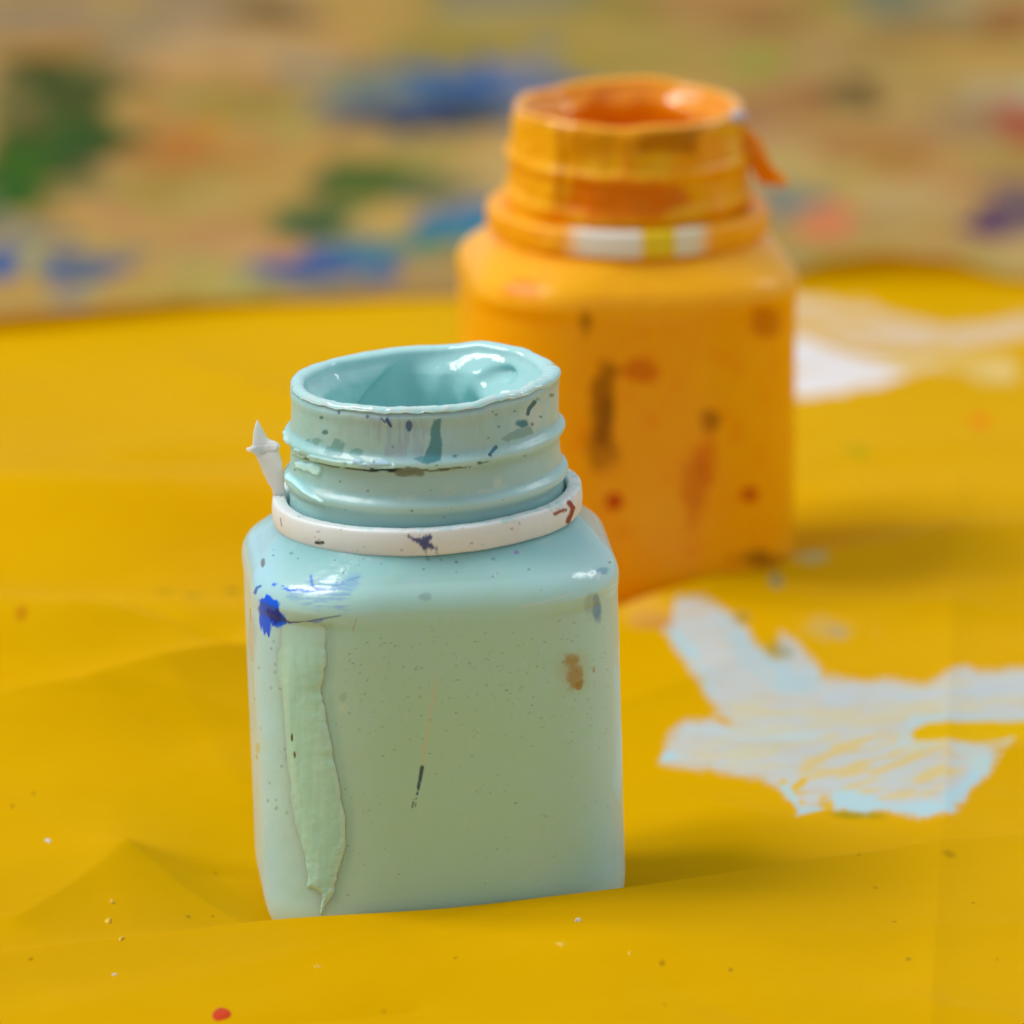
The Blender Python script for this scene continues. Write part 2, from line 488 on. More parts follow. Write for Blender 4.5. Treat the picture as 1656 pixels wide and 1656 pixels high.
def cloth_height(x, y):
    """height in mm"""
    P = np.stack([x, y, np.zeros_like(x)], 1)
    H = 0.9 + 0.9 * fbm(P, 14, 3, 21) + 0.26 * fbm(P, 40, 3, 22)
    H = np.maximum(H, 0)
    beds = []
    for j, rad in ((FRONT, 19.5), (BACK, 19.5)):           # the cloth sinks a little towards each jar
        dx, dy = (x - j['pos'][0]) * 1000, (y - j['pos'][1]) * 1000
        a = math.radians(j['yaw'])
        lx, ly = dx * math.cos(a) + dy * math.sin(a), -dx * math.sin(a) + dy * math.cos(a)
        q = (np.abs(lx) ** 4 + np.abs(ly) ** 4) ** 0.25
        pl = j['pos'][2] * 1000 - 2.3 + dx * math.tan(math.radians(-j['lean']))
        beds.append((q, pl, rad))
        m = 1 - sstep(rad + 1, rad + 26, q)
        H = H * (1 - m) + pl * m
    # the fold across the front that hides the foot of the near jar
    wr, hr = ridge(x, y, [(-900, 1690), (0, 1556), (400, 1500), (700, 1477), (1000, 1440), (1300, 1395), (1656, 1349), (2600, 1240)],
               [1.0, 1.4, 2.5, 3.9, 6.2, 5.4, 4.2, 1.5], 120, 5.0, 0.8, True)
    H = H * (1 - wr) + (hr + 0.9) * wr
    # the fold that hides the foot of the far jar
    wr, hr = ridge(x, y, [(300, 1160), (700, 1080), (900, 1025), (1000, 988), (1100, 947), (1200, 924), (1290, 906), (1400, 893), (1656, 868), (2600, 800)],
               [0, 0.8, 2.2, 3.6, 4.6, 5.0, 4.6, 3.6, 2.8, 1.0], 32, 7.0, 1.5, True)
    H = H * (1 - wr) + (hr + 0.9) * wr
    # soft folds on the left
    H += ridge(x, y, [(-900, 1300), (0, 1172), (200, 1150), (390, 1106), (600, 1060), (900, 1000)], [1, 6.4, 6.0, 4.4, 1.2, 0], 46, 8.0, 1.0)
    H += ridge(x, y, [(-900, 1000), (0, 985), (200, 992), (400, 1000), (800, 1020)], [3, 14.0, 12.5, 9.0, 0], 25, 26, 9)
    H += ridge(x, y, [(-900, 770), (0, 782), (200, 790), (400, 802), (800, 820)], [3, 12.0, 11.5, 8.5, 0.8], 22, 28, 8)
    # swells on the right, beyond the far jar
    H += ridge(x, y, [(1000, 800), (1290, 815), (1656, 790), (2600, 760)], [1, 2.4, 3.4, 2], 30, 40, 14)
    H += ridge(x, y, [(1000, 1150), (1300, 1165), (1656, 1130), (2600, 1080)], [0.4, 1.4, 1.6, 1], 34, 30, 12)
    # sharp creases left from being folded up
    H += crease(x, y, (1546, 800), (1528, 1330), 0.65, 3.2, 0.2)
    H += crease(x, y, (1524, 1345), (1500, 1760), 0.6, 3.2, 0.2)
    H += crease(x, y, (205, 1403), (450, 1480), 1.3, 8, 0.5)
    H += crease(x, y, (205, 1403), (30, 1500), 1.5, 7, 0.6)
    H += crease(x, y, (-60, 1322), (205, 1403), 0.8, 9, 0.8)
    H += crease(x, y, (270, 1180), (400, 1300), 0.9, 10, 0.8)
    H += crease(x, y, (1000, 1345), (1330, 1352), 0.6, 14, 2.0)
    H += crease(x, y, (700, 1600), (1656, 1530), 0.7, 10, 1.2)
    H += crease(x, y, (120, 1640), (600, 1545), 0.6, 9, 1.2)
    H += crease(x, y, (900, 1530), (1140, 1600), 0.4, 7, 0.6)
    rng = random.Random(77)
    for _ in range(46):                                    # small crinkles all over
        cu, cv = rng.uniform(-100, 1750), rng.uniform(560, 1700)
        an, ln = rng.gauss(0.05, 0.5), rng.uniform(60, 330)
        if abs(cv - (1556 - 0.125 * cu)) < 45 + ln * 0.15 or abs(cv - (960 - 0.05 * cu)) < 70 and cu > 900:
            continue
        du, dv = ln * math.cos(an), -ln * math.sin(an) * 0.35
        H += crease(x, y, (cu - du, cv - dv), (cu + du, cv + dv), rng.uniform(0.4, 1.3) * rng.choice((1, 1, -1)), rng.uniform(3, 8), rng.uniform(.3, 1.2))
    # flat, and tilted a little, under each jar
    for q, pl, rad in beds:
        m = 1 - sstep(rad, rad + 3.0, q)
        H = H * (1 - m) + pl * m
        m2 = 1 - sstep(rad + 3, rad + 26, q)
        cap = pl + np.maximum(q - rad, 0) * 1.8 + 0.1
        H = np.where(m2 > 0, np.minimum(H, cap * m2 + (cap + 50) * (1 - m2)), H)
    return H

YELLOW = np.array([0.645, 0.348, 0.0003])

def build_cloth():
    xs = axis((-0.46, -0.085, 0.006), (-0.085, 0.085, 0.00022), (0.085, 0.46, 0.006))
    ye, _ = line_y(xs, EDGE, [3.0] * len(EDGE))
    y0, y1 = -0.085, 0.36
    t = np.concatenate([np.linspace(-0.38, -0.086, 40), np.arange(-0.085, -0.040, 0.00055), np.arange(-0.040, -0.008, 0.00018), np.arange(-0.008, 0.17, 0.00055), np.arange(0.17, 0.3605, 0.0011)])
    # warp the last stretch on to the hem line
    T = np.repeat(t[:, None], len(xs), 1)
    k = sstep(0.16, 0.36, T)
    Y = T + k * (ye[None, :] - 0.36)
    X = np.repeat(xs[None, :], len(t), 0)
    x, y = X.ravel(), Y.ravel()
    H = cloth_height(x, y)
    P = np.stack([x, y, np.zeros_like(x)], 1)
    pa = Paint(len(x), YELLOW)
    def g2(u, v, z=0.0025):
        p = ground(u, v, z)
        return (p[0] * 1000, p[1] * 1000 * 0.28)           # depth is squeezed so that distances read as in a brush mark
    X2, Y2 = x * 1000, y * 1000 * 0.28
    Pw = np.stack([X2, Y2, np.zeros_like(x)], 1)
    wob = fbm(Pw, 0.35, 4, 71) * 1.1 + fbm(Pw, 1.6, 3, 72) * 0.35
    def region(pts):
        Q = [g2(*p) for p in pts]
        a = np.array(Q)
        return (X2 > a[:, 0].min() - 5) & (X2 < a[:, 0].max() + 5) & (Y2 > a[:, 1].min() - 4) & (Y2 < a[:, 1].max() + 4)
    def spot(u, v, ru, rv, c, k=1.0, soft=0.35, n=0.35):
        c0 = g2(u, v)
        d = np.hypot((X2 - c0[0]) / (ru / 12.0), (Y2 - c0[1]) / (rv / 12.0))
        pa.lay((1 - sstep(1 - soft, 1 + soft, d + n * wob)) * k, lin(*c) * np.array([1.0, 1.05, 1.0]))
    def patch(pts, c, k=1.0, wobble=0.6, soft=0.25, streak=None, thr=(-.2, .3), z=0.0025):
        m = region(pts)
        sd = np.full(len(x), -99.0)
        sd[m] = poly_sd(X2[m], Y2[m], [g2(*p, z) for p in pts])
        a = sstep(-soft, soft, sd + wobble * wob)
        if streak is not None:
            ang, sc, st, seed = streak
            ca, sa = math.cos(ang), math.sin(ang)
            Q = np.stack([(X2 * ca + Y2 * sa) * sc / st, (-X2 * sa + Y2 * ca) * sc, np.zeros_like(X2)], 1)
            nn = np.zeros(len(x))
            nn[m] = fbm(Q[m], 1, 4, seed)
            a = a * (1 - sstep(thr[0], thr[1], nn))
        pa.lay(a * k, lin(*c) * np.array([0.98, 1.05, 1.12]))
        return sd
    # pale blue brush mark beside the near jar: a thin wash first, thicker blue on its rims, bare cloth showing through
    upper = [(1072, 1040), (1095, 1003), (1150, 1000), (1185, 1018), (1215, 1060), (1255, 1082), (1262, 1040), (1290, 1060), (1330, 1098), (1400, 1106), (1520, 1108),
             (1540, 1094), (1600, 1086), (1690, 1080), (1690, 1158), (1640, 1168), (1500, 1172), (1475, 1185), (1480, 1196), (1560, 1204), (1610, 1212), (1600, 1240),
             (1575, 1262), (1535, 1309), (1470, 1310), (1400, 1300), (1350, 1302), (1340, 1282), (1290, 1318), (1285, 1300), (1262, 1262), (1230, 1250), (1150, 1235), (1068, 1226),
             (1072, 1212), (1112, 1172), (1185, 1176), (1160, 1150), (1120, 1100)]
    patch(upper, (188, 189, 182), 0.72, 0.7, 0.9)
    patch(upper, (188, 190, 186), 0.75, 1.0, 0.9, (0.02, 2.2, 12, 80), (.0, .5))
    patch([(1180, 1140), (1330, 1130), (1500, 1110), (1650, 1100), (1650, 1150), (1480, 1160), (1340, 1190), (1240, 1240), (1150, 1230), (1100, 1215), (1180, 1190)],
          (206, 188, 138), 0.55, 0.5, 0.8, (0.10, 1.5, 9, 81), (-.1, .35))
    patch([(1270, 1200), (1400, 1180), (1530, 1200), (1560, 1240), (1500, 1280), (1400, 1285), (1300, 1260)],
          (214, 180, 96), 0.75, 0.5, 0.7, (0.25, 1.4, 7, 82), (-.25, .15))
    patch([(1262, 1258), (1300, 1250), (1350, 1290), (1345, 1302), (1300, 1310), (1285, 1300)], (216, 168, 8), 0.9, 0.8, 0.4, (0.6, 2.0, 4, 83), (-.2, .1))
    blue = (164, 198, 202)
    patch([(1072, 1040), (1085, 1025), (1130, 1070), (1160, 1120), (1150, 1135), (1115, 1095)], blue, 0.7, 0.7, 0.6, (-0.55, 2, 6, 84), (.0, .4))
    patch([(1150, 1020), (1185, 1018), (1215, 1060), (1262, 1085), (1330, 1098), (1320, 1125), (1250, 1122), (1190, 1085)], (160, 192, 198), 0.6, 0.7, 0.9, (-0.5, 1.5, 6, 85), (.0, .5))
    patch([(1112, 1172), (1190, 1176), (1260, 1182), (1340, 1176), (1330, 1195), (1200, 1205), (1110, 1200)], (178, 200, 204), 0.5, 0.8, 0.9, (0.05, 1.5, 7, 86), (.0, .5))
    patch([(1068, 1226), (1072, 1212), (1090, 1210), (1095, 1222)], blue, 0.8, 0.2, 0.3)
    patch([(1345, 1268), (1370, 1268), (1440, 1290), (1520, 1290), (1570, 1245), (1575, 1222), (1612, 1218), (1600, 1242), (1575, 1262), (1535, 1310), (1460, 1310), (1395, 1300), (1352, 1300)],
          (168, 198, 202), 0.8, 0.7, 0.5)
    patch([(1285, 1318), (1290, 1303), (1320, 1298), (1335, 1300)], blue, 0.9, 0.2, 0.25)
    patch([(1262, 1262), (1275, 1262), (1300, 1300), (1290, 1308)], blue, 0.8, 0.3, 0.3)
    patch([(1465, 1170), (1480, 1158), (1600, 1160), (1690, 1150), (1690, 1164), (1500, 1174), (1470, 1188)], blue, 0.45, 0.25, 0.25)
    patch([(1450, 1185), (1470, 1180), (1480, 1200), (1540, 1206), (1470, 1218), (1450, 1210)], blue, 0.35, 0.3, 0.4)
    patch([(1330, 1120), (1500, 1116), (1690, 1092), (1690, 1120), (1500, 1135), (1330, 1140)], (182, 190, 194), 0.7, 0.5, 0.6, (0.05, 1.5, 9, 87), (.0, .5))
    # bare gap with its frayed bristle lines
    patch([(1474, 1180), (1500, 1172), (1700, 1160), (1700, 1186), (1600, 1200), (1540, 1202), (1478, 1198)], (216, 166, 2), 1.0, 0.25, 0.25)
    for k in range(6):
        patch([(1540 + 8 * k, 1214 + 5 * k), (1640 - 6 * k, 1190 + 9 * k), (1640 - 6 * k, 1193 + 9 * k), (1540 + 8 * k, 1218 + 5 * k)], (190, 196, 176), 0.8, 0.15, 0.12)
    spot(1385, 1310, 38, 7, (150, 132, 8), 0.7, 0.5)  # greenish shade under the smear, painted into the cloth colour
    # white brush strokes behind the far jar
    white = (226, 216, 212)
    patch([(1200, 560), (1290, 520), (1340, 545), (1400, 565), (1460, 575), (1530, 570), (1480, 590), (1420, 610), (1340, 628), (1280, 632), (1200, 620)], white, 0.95, 0.6, 0.5, (-0.05, .8, 8, 91), (.15, .6))
    patch([(1260, 452), (1310, 470), (1400, 470), (1440, 490), (1510, 515), (1590, 512), (1660, 495), (1750, 480), (1750, 505), (1660, 525), (1560, 548), (1470, 548), (1380, 545), (1310, 530), (1260, 520)],
          (214, 188, 160), 0.8, 0.9, 0.7, (-0.1, .7, 9, 92), (.0, .5))
    patch([(1420, 560), (1560, 556), (1640, 566), (1650, 610), (1600, 612), (1540, 585), (1440, 590)], (220, 190, 120), 0.6, 0.9, 0.8, (-0.05, .8, 9, 93), (.0, .4))
    spot(1622, 590, 22, 20, (222, 186, 120), 0.7, 0.5)
    # stray marks
    spot(1585, 678, 17, 15, (226, 120, 12), 1, 0.35)
    spot(1380, 738, 24, 8, (150, 150, 14), 0.8, 0.5)
    spot(1395, 748, 12, 6, (150, 150, 14), 0.6, 0.5)
    spot(45, 826, 22, 14, (150, 122, 12), 0.8, 0.6)
    for (u, v, r) in ((265, 1024, 16), (312, 1034, 16), (372, 1012, 14)):
        spot(u, v, r, 9, (134, 120, 20), 0.8, 0.5, 0.6)
    spot(36, 1128, 10, 8, (180, 104, 10), 0.7, 0.5)
    spot(1052, 1026, 34, 16, (190, 128, 60), 0.9, 0.5)
    spot(1040, 1010, 44, 24, (220, 164, 70), 0.55, 0.6)
    spot(1255, 970, 11, 10, (150, 140, 100), 0.9, 0.5)
    spot(1300, 935, 40, 9, (172, 168, 120), 0.75, 0.5, 0.8)
    spot(1345, 1030, 44, 16, (192, 160, 90), 0.6, 0.7, 0.8)
    spot(1355, 1034, 16, 10, (176, 150, 110), 0.7, 0.5)
    spot(1200, 1020, 14, 12, (150, 130, 70), 0.6, 0.6)
    spot(1262, 1070, 22, 12, (140, 130, 70), 0.6, 0.6)
    spot(1340, 900, 66, 12, (150, 140, 110), 0.8, 0.5)  # grey shading right of the far jar, painted into the cloth
    spot(1535, 1422, 9, 5, (160, 116, 10), 0.6, 0.6)
    rng = random.Random(31)
    for _ in range(26):
        spot(rng.uniform(0, 1656), rng.uniform(1300, 1656), rng.uniform(1.5, 4), rng.uniform(1, 2.5), rng.choice([(150, 104, 10), (176, 126, 12), (130, 100, 30)]), 0.7, 0.5)
    nr, nc = X.shape
    V = np.stack([x, y, H * MM], 1)
    C = pa.c
    # the far edge rolls up on itself, higher on some stretches than on others
    last = V[-nc:]
    R = np.interp(828 + xs * 10200, [-2500, -200, 0, 250, 420, 700, 1250, 1380, 1480, 1600, 1700, 2600, 5000],
                  [1.5, 1.9, 2.0, 1.7, 0.9, 0.45, 0.6, 2.6, 3.4, 2.8, 1.0, 1.4, 1.6]) * MM
    rows = []
    for a in np.radians(np.linspace(8, 128, 16)):
        q = last.copy()
        q[:, 1] += R * math.sin(a)
        q[:, 2] += R * (1 - math.cos(a))
        rows.append(q)
    V = np.concatenate([V] + rows)
    C = np.concatenate([C] + [C[-nc:]] * len(rows))
    nr += len(rows)
    o = mesh_from('tablecloth', V, grid_faces(nr, nc), M_CLOTH, colors=C)
    tag(o, 'creased yellow oilcloth stained with pale blue and white paint, lying under both jars', 'tablecloth')
    return o

def solid_mat(name, c, rough=0.35, sss=0.0, spec=0.4):
    m, nt, p = new_mat(name)
    v = coords(nt)
    col = mixcol(nt, ramp(nt, noise(nt, v, 900, 3), 0.35, 0.7), tuple(c), tuple(np.array(c) * 0.8))
    nt.links.new(col, p.inputs['Base Color'])
    p.inputs['Roughness'].default_value = rough
    p.inputs['Specular IOR Level'].default_value = spec
    p.inputs['Subsurface Weight'].default_value = sss
    p.inputs['Subsurface Scale'].default_value = 0.001
    bump(nt, p, noise(nt, v, 1500, 2), 0.15, 0.0006)
    return m

def drop(name, u, v, rx, ry, h, mat, cloth, seed, lump=0.12):
    """a dried drop of paint standing on the cloth"""
    c = ground(u, v, 0.003)
    for _ in range(4):
        z = cloth_height(np.array([c[0]]), np.array([c[1]]))[0] * MM
        c = ground(u, v, z)
    n, k = 28, 8
    V, F = [], []
    for i in range(k + 1):
        f = i / k
        for a in range(n):
            th = a / n * 2 * math.pi
            w = 1 + lump * math.sin(2 * th + seed) + lump * 0.6 * math.sin(3 * th + 2.1 * seed)
            px, py = c[0] + rx * w * f * math.cos(th), c[1] + ry * w * f * math.sin(th)
            V.append((px, py, f))
    V = np.array(V)
    z = cloth_height(V[:, 0], V[:, 1]) * MM
    V[:, 2] = z + h * np.sqrt(np.clip(1 - V[:, 2] ** 2, 0, 1)) - 0.00004
    o = mesh_from(name, V, grid_faces(k + 1, n, True), mat, parent=cloth)
    return o

# ------------------------------------------------------------------ jars
A_BODY, R_BODY = 23.0, 13.0

def rr(phi, a, r):
    """polar radius of a rounded square with half width a and corner radius r"""
    p = np.mod(phi, math.pi / 2)
    p = np.minimum(p, math.pi / 2 - p)                     # 0 .. 45 degrees
    c = a - r
    flat = a / np.cos(p)
    disc = np.maximum(r * r - (c * (np.cos(p) - np.sin(p))) ** 2, 0)
    corner = c * (np.cos(p) + np.sin(p)) + np.sqrt(disc)
    return np.where(a * np.tan(p) <= c, flat, corner)

def body_profile():
    pr = []                                                # z, half width, corner radius
    for s in np.linspace(0.0, 1.0, 8):
        pr.append((-2.2 + 0.35 * (1 - s * s), 0.6 + 17.9 * s, (0.6 + 17.9 * s) * 0.7))
    for s in np.linspace(0, 1, 40)[1:]:
        th = s * math.pi / 2
        a = 18.5 + 6.0 * math.sin(th)
        pr.append((-2.2 + 8.8 * (1 - math.cos(th) ** 0.85), a, 12.95 + 3.85 * s))
    for z in np.arange(6.85, 45.0, 0.16):
        s = (z - 6.6) / 38.4
        pr.append((z, 24.5 + 0.10 * s, 16.8))
    for z in np.arange(45.0, 46.4, 0.10):                  # small ledge over the label panel
        s = (z - 45) / 1.4
        s = s * s * (3 - 2 * s)
        pr.append((z, 24.6 + 0.09 * s, 16.8 - 0.6 * s))
    for z in np.arange(46.4, 47.2, 0.14):
        pr.append((z, 24.69, 16.2 - 0.8 * (z - 46.4)))
    # rounded shoulder, then a slope up to the neck
    R = 4.6
    for s in np.linspace(0, 1, 30):
        th = s * math.radians(52)
        pr.append((47.2 + R * math.sin(th), 24.69 - R * (1 - math.cos(th)), 15.6 + 0.4 * s))
    z1, a1, r1 = pr[-1]
    for s in np.linspace(0, 1, 34)[1:]:
        a = a1 + (18.9 - a1) * s
        pr.append((z1 + (54.9 - z1) * (s ** 0.92), a, r1 + (18.9 - r1) * (s ** 0.8)))
    return np.array(pr)

def jar_angles(fine):
    """angles, closer together on the side that faces the viewer (yaw taken off later)"""
    if not fine:
        return np.linspace(0, 2 * math.pi, 420, endpoint=False)
    a = np.arange(math.radians(170), math.radians(375), 0.0052)
    b = np.linspace(a[-1] + 0.02, math.radians(170) + 2 * math.pi, 120, endpoint=False)
    return np.concatenate([a, b])

def decal(V, j):
    """front view coordinates of a jar's surface, in photograph pixels; v runs down"""
    M = np.array(jar_matrix(j))
    W = V @ M[:3, :3].T + M[:3, 3]
    k = FPX / j['depth'] * MM
    D = W - j['ref']
    u = j['uv'][0] + D[:, 0] * 1000 * k
    v = j['uv'][1] - (D[:, 1] * SP + D[:, 2] * CP) * 1000 * k
    return u, v, W

def set_ref(j):
    # reference: the middle of the jar, its distance and where it sits in the photograph
    M = jar_matrix(j)
    p = np.array(M @ Vector((0, 0, 0.0385)))
    d = p - CAM
    depth = d[1] * CP - d[2] * SP
    j['depth'] = depth
    j['ref'] = p
    j['uv'] = (828 + FPX * d[0] / depth, 828 - FPX * (d[1] * SP + d[2] * CP) / depth)
set_ref(FRONT)
set_ref(BACK)

def stroke(u, v, pts, width, taper=0.0, soft=0.6):
    d, t = seg_dist(u, v, pts)
    wd = width / 2 * (1 - taper * t)
    return 1 - sstep(wd - soft, wd + soft, d)

def blob(u, v, cx, cy, rx, ry, n=0.0, soft=0.2):
    return 1 - sstep(1 - soft, 1 + soft, np.hypot((u - cx) / rx, (v - cy) / ry) + n)

def area(u, v, poly, soft=1.5, n=0.0):
    m = (u > min(p[0] for p in poly) - 12) & (u < max(p[0] for p in poly) + 12) & (v > min(p[1] for p in poly) - 12) & (v < max(p[1] for p in poly) + 12)
    sd = np.full(u.shape, -99.0)
    sd[m] = poly_sd(u[m], v[m], poly)
    return sstep(-soft, soft, sd + n)

def jar_root(j, label):
    r = bpy.data.objects.new('paint_jar', None)
    COL.objects.link(r)
    r.empty_display_size = 0.02
    M = jar_matrix(j)
    r.location = M.to_translation()
    r.rotation_euler = M.to_euler()
    tag(r, label, 'jar', 'paint jars on the yellow tablecloth')
    return r

def body_verts(ph, j, yaw):
    pr = body_profile()
    phl = ph - math.radians(yaw)                           # jar frame: its own yaw is in the root
    rows = []
    for z, a, r in pr:
        q = rr(phl, a, r)
        rows.append(np.stack([q * np.cos(phl), q * np.sin(phl), np.full_like(q, z)], 1))
    V = np.concatenate(rows) * MM
    return V, len(pr), phl

def neck_profile(n_up=150, n_in=40, top=72.9):
    pr = []
    for z in np.linspace(53.2, top - 0.7, n_up):
        s = (z - 53.2) / (top - 53.2)
        r = 18.6 - 1.0 * min(1, s * 1.05)
        pr.append((z, r, 0))
    for s in np.linspace(0, 1, 14)[1:]:
        th = s * math.pi
        pr.append((top - 0.7 + 0.7 * math.sin(th), 17.6 - 0.6 * (1 - math.cos(th)), 1))
    for z in np.linspace(top - 0.9, 54, n_in):
        pr.append((z, 16.4, 2))
    return np.array(pr)

def thread(z, ph, z0, pitch, amp, up, dn):
    zc = z0 + pitch * np.sin(ph)
    d = z - zc
    return amp * np.where(d > 0, np.exp(-np.abs(d / up) ** 2.4), np.exp(-np.abs(d / dn) ** 2.4))

def rim_z(ph, seed, amp):
    P = np.stack([np.cos(ph), np.sin(ph), np.zeros_like(ph)], 1)
    return amp * fbm(P, 1.7, 3, seed)

def build_neck(ph, yaw, seed, rim_amp, squash, amp=1.0):
    phl = ph - math.radians(yaw)
    pr = neck_profile()
    top = 72.9
    rows = []
    for z, r, kind in pr:
        zz = np.full_like(ph, z)
        q = np.full_like(ph, r)
        if kind == 0:
            q = q + thread(zz, phl, 66.0, 0.25, 0.90 * amp, 0.75, 0.95) + thread(zz, phl, 60.2, 0.3, 0.85 * amp, 0.8, 1.1)
            q = q + 0.18 * np.exp(-((top - z - 1.0) / 0.8) ** 2)
        k = sstep(64, 72.5, zz)
        zz = zz + k * rim_z(ph, seed, rim_amp)
        q = q + k * squash(ph)
        rows.append(np.stack([q * np.cos(phl), q * np.sin(phl), zz], 1))
    return np.concatenate(rows) * MM, len(pr)

def radial_push(V, mm):
    d = V.copy()
    d[:, 2] = 0
    L = np.linalg.norm(d, axis=1, keepdims=True) + 1e-9
    return V + d / L * mm[:, None] * MM

def ring_verts(ph, yaw, ro, ri, z0, z1, wob_seed, tilt=0.0):
    """moulded band with rounded edges"""
    phl = ph - math.radians(yaw)
    b = 0.45
    prof = []
    def arc(cx, cz, a0, a1, n=6):
        for s in np.linspace(a0, a1, n):
            prof.append((cx + b * math.cos(s), cz + b * math.sin(s)))
    arc(ri + b, z0 + b, math.pi, 1.5 * math.pi)
    arc(ro - b, z0 + b, 1.5 * math.pi, 2 * math.pi)
    for s in np.linspace(0, 1, 14)[1:-1]:
        prof.append((ro + 0.12 * math.sin(math.pi * s), z0 + b + (z1 - z0 - 2 * b) * s))
    arc(ro - b, z1 - b, 0, 0.5 * math.pi)
    for s in np.linspace(0, 1, 8)[1:-1]:
        prof.append((ro - b + (ri + b - ro + b) * s, z1 + 0.03 * math.sin(math.pi * s)))
    arc(ri + b, z1 - b, 0.5 * math.pi, math.pi)
    prof.append((ri, z0 + b))
    P = np.stack([np.cos(ph), np.sin(ph), np.zeros_like(ph)], 1)
    wz = 0.22 * fbm(P, 1.4, 2, wob_seed) - tilt * np.sin(ph + math.pi) * 0 + tilt * np.cos(ph)
    wz = wz + 0.05 * fbm(P, 22, 3, wob_seed + 9)
    wr = 0.12 * fbm(P, 2.2, 2, wob_seed + 3) + 0.03 * fbm(P, 18, 3, wob_seed + 6)
    rows = [np.stack([(r + wr) * np.cos(phl), (r + wr) * np.sin(phl), z + wz], 1) for r, z in prof]
    return np.concatenate(rows) * MM, len(prof)

def inner_paint(ph, yaw, seed, rim_amp, squash, lumps, over=0.25, pool=-13.0, edge=0.9):
    back = sstep(-0.7, 0.5, np.sin(ph) + 0.35 * np.cos(ph))
    over = 0.01 + over * back * (1.5 + 1.6 * fbm(np.stack([np.cos(ph), np.sin(ph), 0 * ph], 1), 2.6, 3, seed + 61))
    """the coat of paint over the lip and down the inside, to the pool"""
    phl = ph - math.radians(yaw)
    top = 72.9
    P3 = np.stack([np.cos(ph), np.sin(ph), np.zeros_like(ph)], 1)
    rz = rim_z(ph, seed, rim_amp)
    sq = squash(ph)
    rows = []
    hang = (0.06 + 0.7 * back) * 1.0 + (0.12 + 0.3 * back) * np.clip(fbm(P3, 6, 4, seed + 5), -0.6, 1)     # how far the coat laps over the outside of the lip
    for s in np.linspace(0, 1, 10):
        z = top - 0.10 - 0.4 * back - hang * (1 - s) + (0.05 + 0.25 * back) * s
        q = 17.63 + over * np.sin(s * math.pi * 0.5) * 0.9 - 0.04 * (1 - s)
        rows.append((q + sq, z + rz))
    for s in np.linspace(0, 1, 16)[1:]:
        th = s * math.pi
        rows.append((16.75 + (0.88 + over * 0.9) * np.cos(th) * np.ones_like(ph) + sq, top - 0.2 + 0.75 * math.sin(th) + rz + 0.08 * fbm(P3 * 1.0, 6, 3, seed + 8)))
    zi = np.concatenate([np.linspace(-0.3, -9, 90), np.linspace(-9.2, pool, 24)])
    for z in zi:
        Q = np.stack([np.cos(ph) * 17, np.sin(ph) * 17, np.full_like(ph, z * 1.0)], 1)
        th = 0.35 + 0.35 * (fbm(Q, 0.16, 3, seed + 12) + 0.3)
        for (a0, zc, wa, wz, amt) in lumps:
            da = np.angle(np.exp(1j * (ph - math.radians(a0)))) / math.radians(wa)
            dz = (z - zc) / wz
            th = th + amt * np.exp(-(da * da + dz * dz))
        deg = np.degrees(np.mod(ph + 1.0, 2 * math.pi) - 1.0)
        th = th + edge * sstep(0, 9, deg - 116 + (z + 4) * 5) * sstep(215, 175, deg) * sstep(0.2, 1.6, -z) * sstep(-11, -8, z)
        k = sstep(0.0, 5.0, -z)
        q = 16.75 - (0.88 + over * 0.9) * (1 - 0.45 * sstep(0, 5, -z)) - 0.35 * k - th * sstep(0, 3.0, -z)
        rows.append((q + sq * (1 - sstep(2, 9, np.full_like(ph, -z))), top + z + rz * (1 - sstep(2, 9, np.full_like(ph, -z)))))
    ql, zl = rows[-1]
    for s in np.linspace(0, 1, 14)[1:]:
        rows.append((ql * (1 - s) + 0.05, zl - 1.2 * math.sin(s * math.pi / 2)))
    V = np.concatenate([np.stack([q * np.cos(phl), q * np.sin(phl), z * np.ones_like(ph)], 1) for q, z in rows]) * MM
    return V, len(rows)

def extruded(name, outline, thick, mat, parent, to3d, bevel=0.28, col=None):
    """solid piece cut to an outline (2-D), given depth; to3d maps (x, y, depth) to local space"""
    bm = bmesh.new()
    vs = [bm.verts.new((x, y, 0)) for x, y in outline]
    f = bm.faces.new(vs)
    ex = bmesh.ops.extrude_face_region(bm, geom=[f])
    for e in ex['geom']:
        if isinstance(e, bmesh.types.BMVert):
            e.co.z += thick
    bmesh.ops.recalc_face_normals(bm, faces=bm.faces)
    bmesh.ops.bevel(bm, geom=list(bm.edges), offset=thick * bevel, segments=2, affect='EDGES', clamp_overlap=True)
    bmesh.ops.triangulate(bm, faces=[g for g in bm.faces if len(g.verts) > 4])
    for v in bm.verts:
        v.co = to3d(v.co.x, v.co.y, v.co.z)
    me = bpy.data.meshes.new(name)
    bm.to_mesh(me)
    bm.free()
    for p in me.polygons:
        p.use_smooth = True
    me.set_sharp_from_angle(angle=math.radians(40))
    if col is not None:
        at = me.attributes.new('col', 'FLOAT_COLOR', 'POINT')
        c = np.ones((len(me.vertices), 4), dtype=np.float32)
        c[:, :3] = col
        at.data.foreach_set('color', c.ravel())
    me.materials.append(mat)
    o = bpy.data.objects.new(name, me)
    COL.objects.link(o)
    o.parent = parent
    return o

AQUA = np.array([0.36, 0.66, 0.66])
AQUA_LIGHT = np.array([0.50, 0.76, 0.76])
MILK = np.array([0.425, 0.69, 0.665])

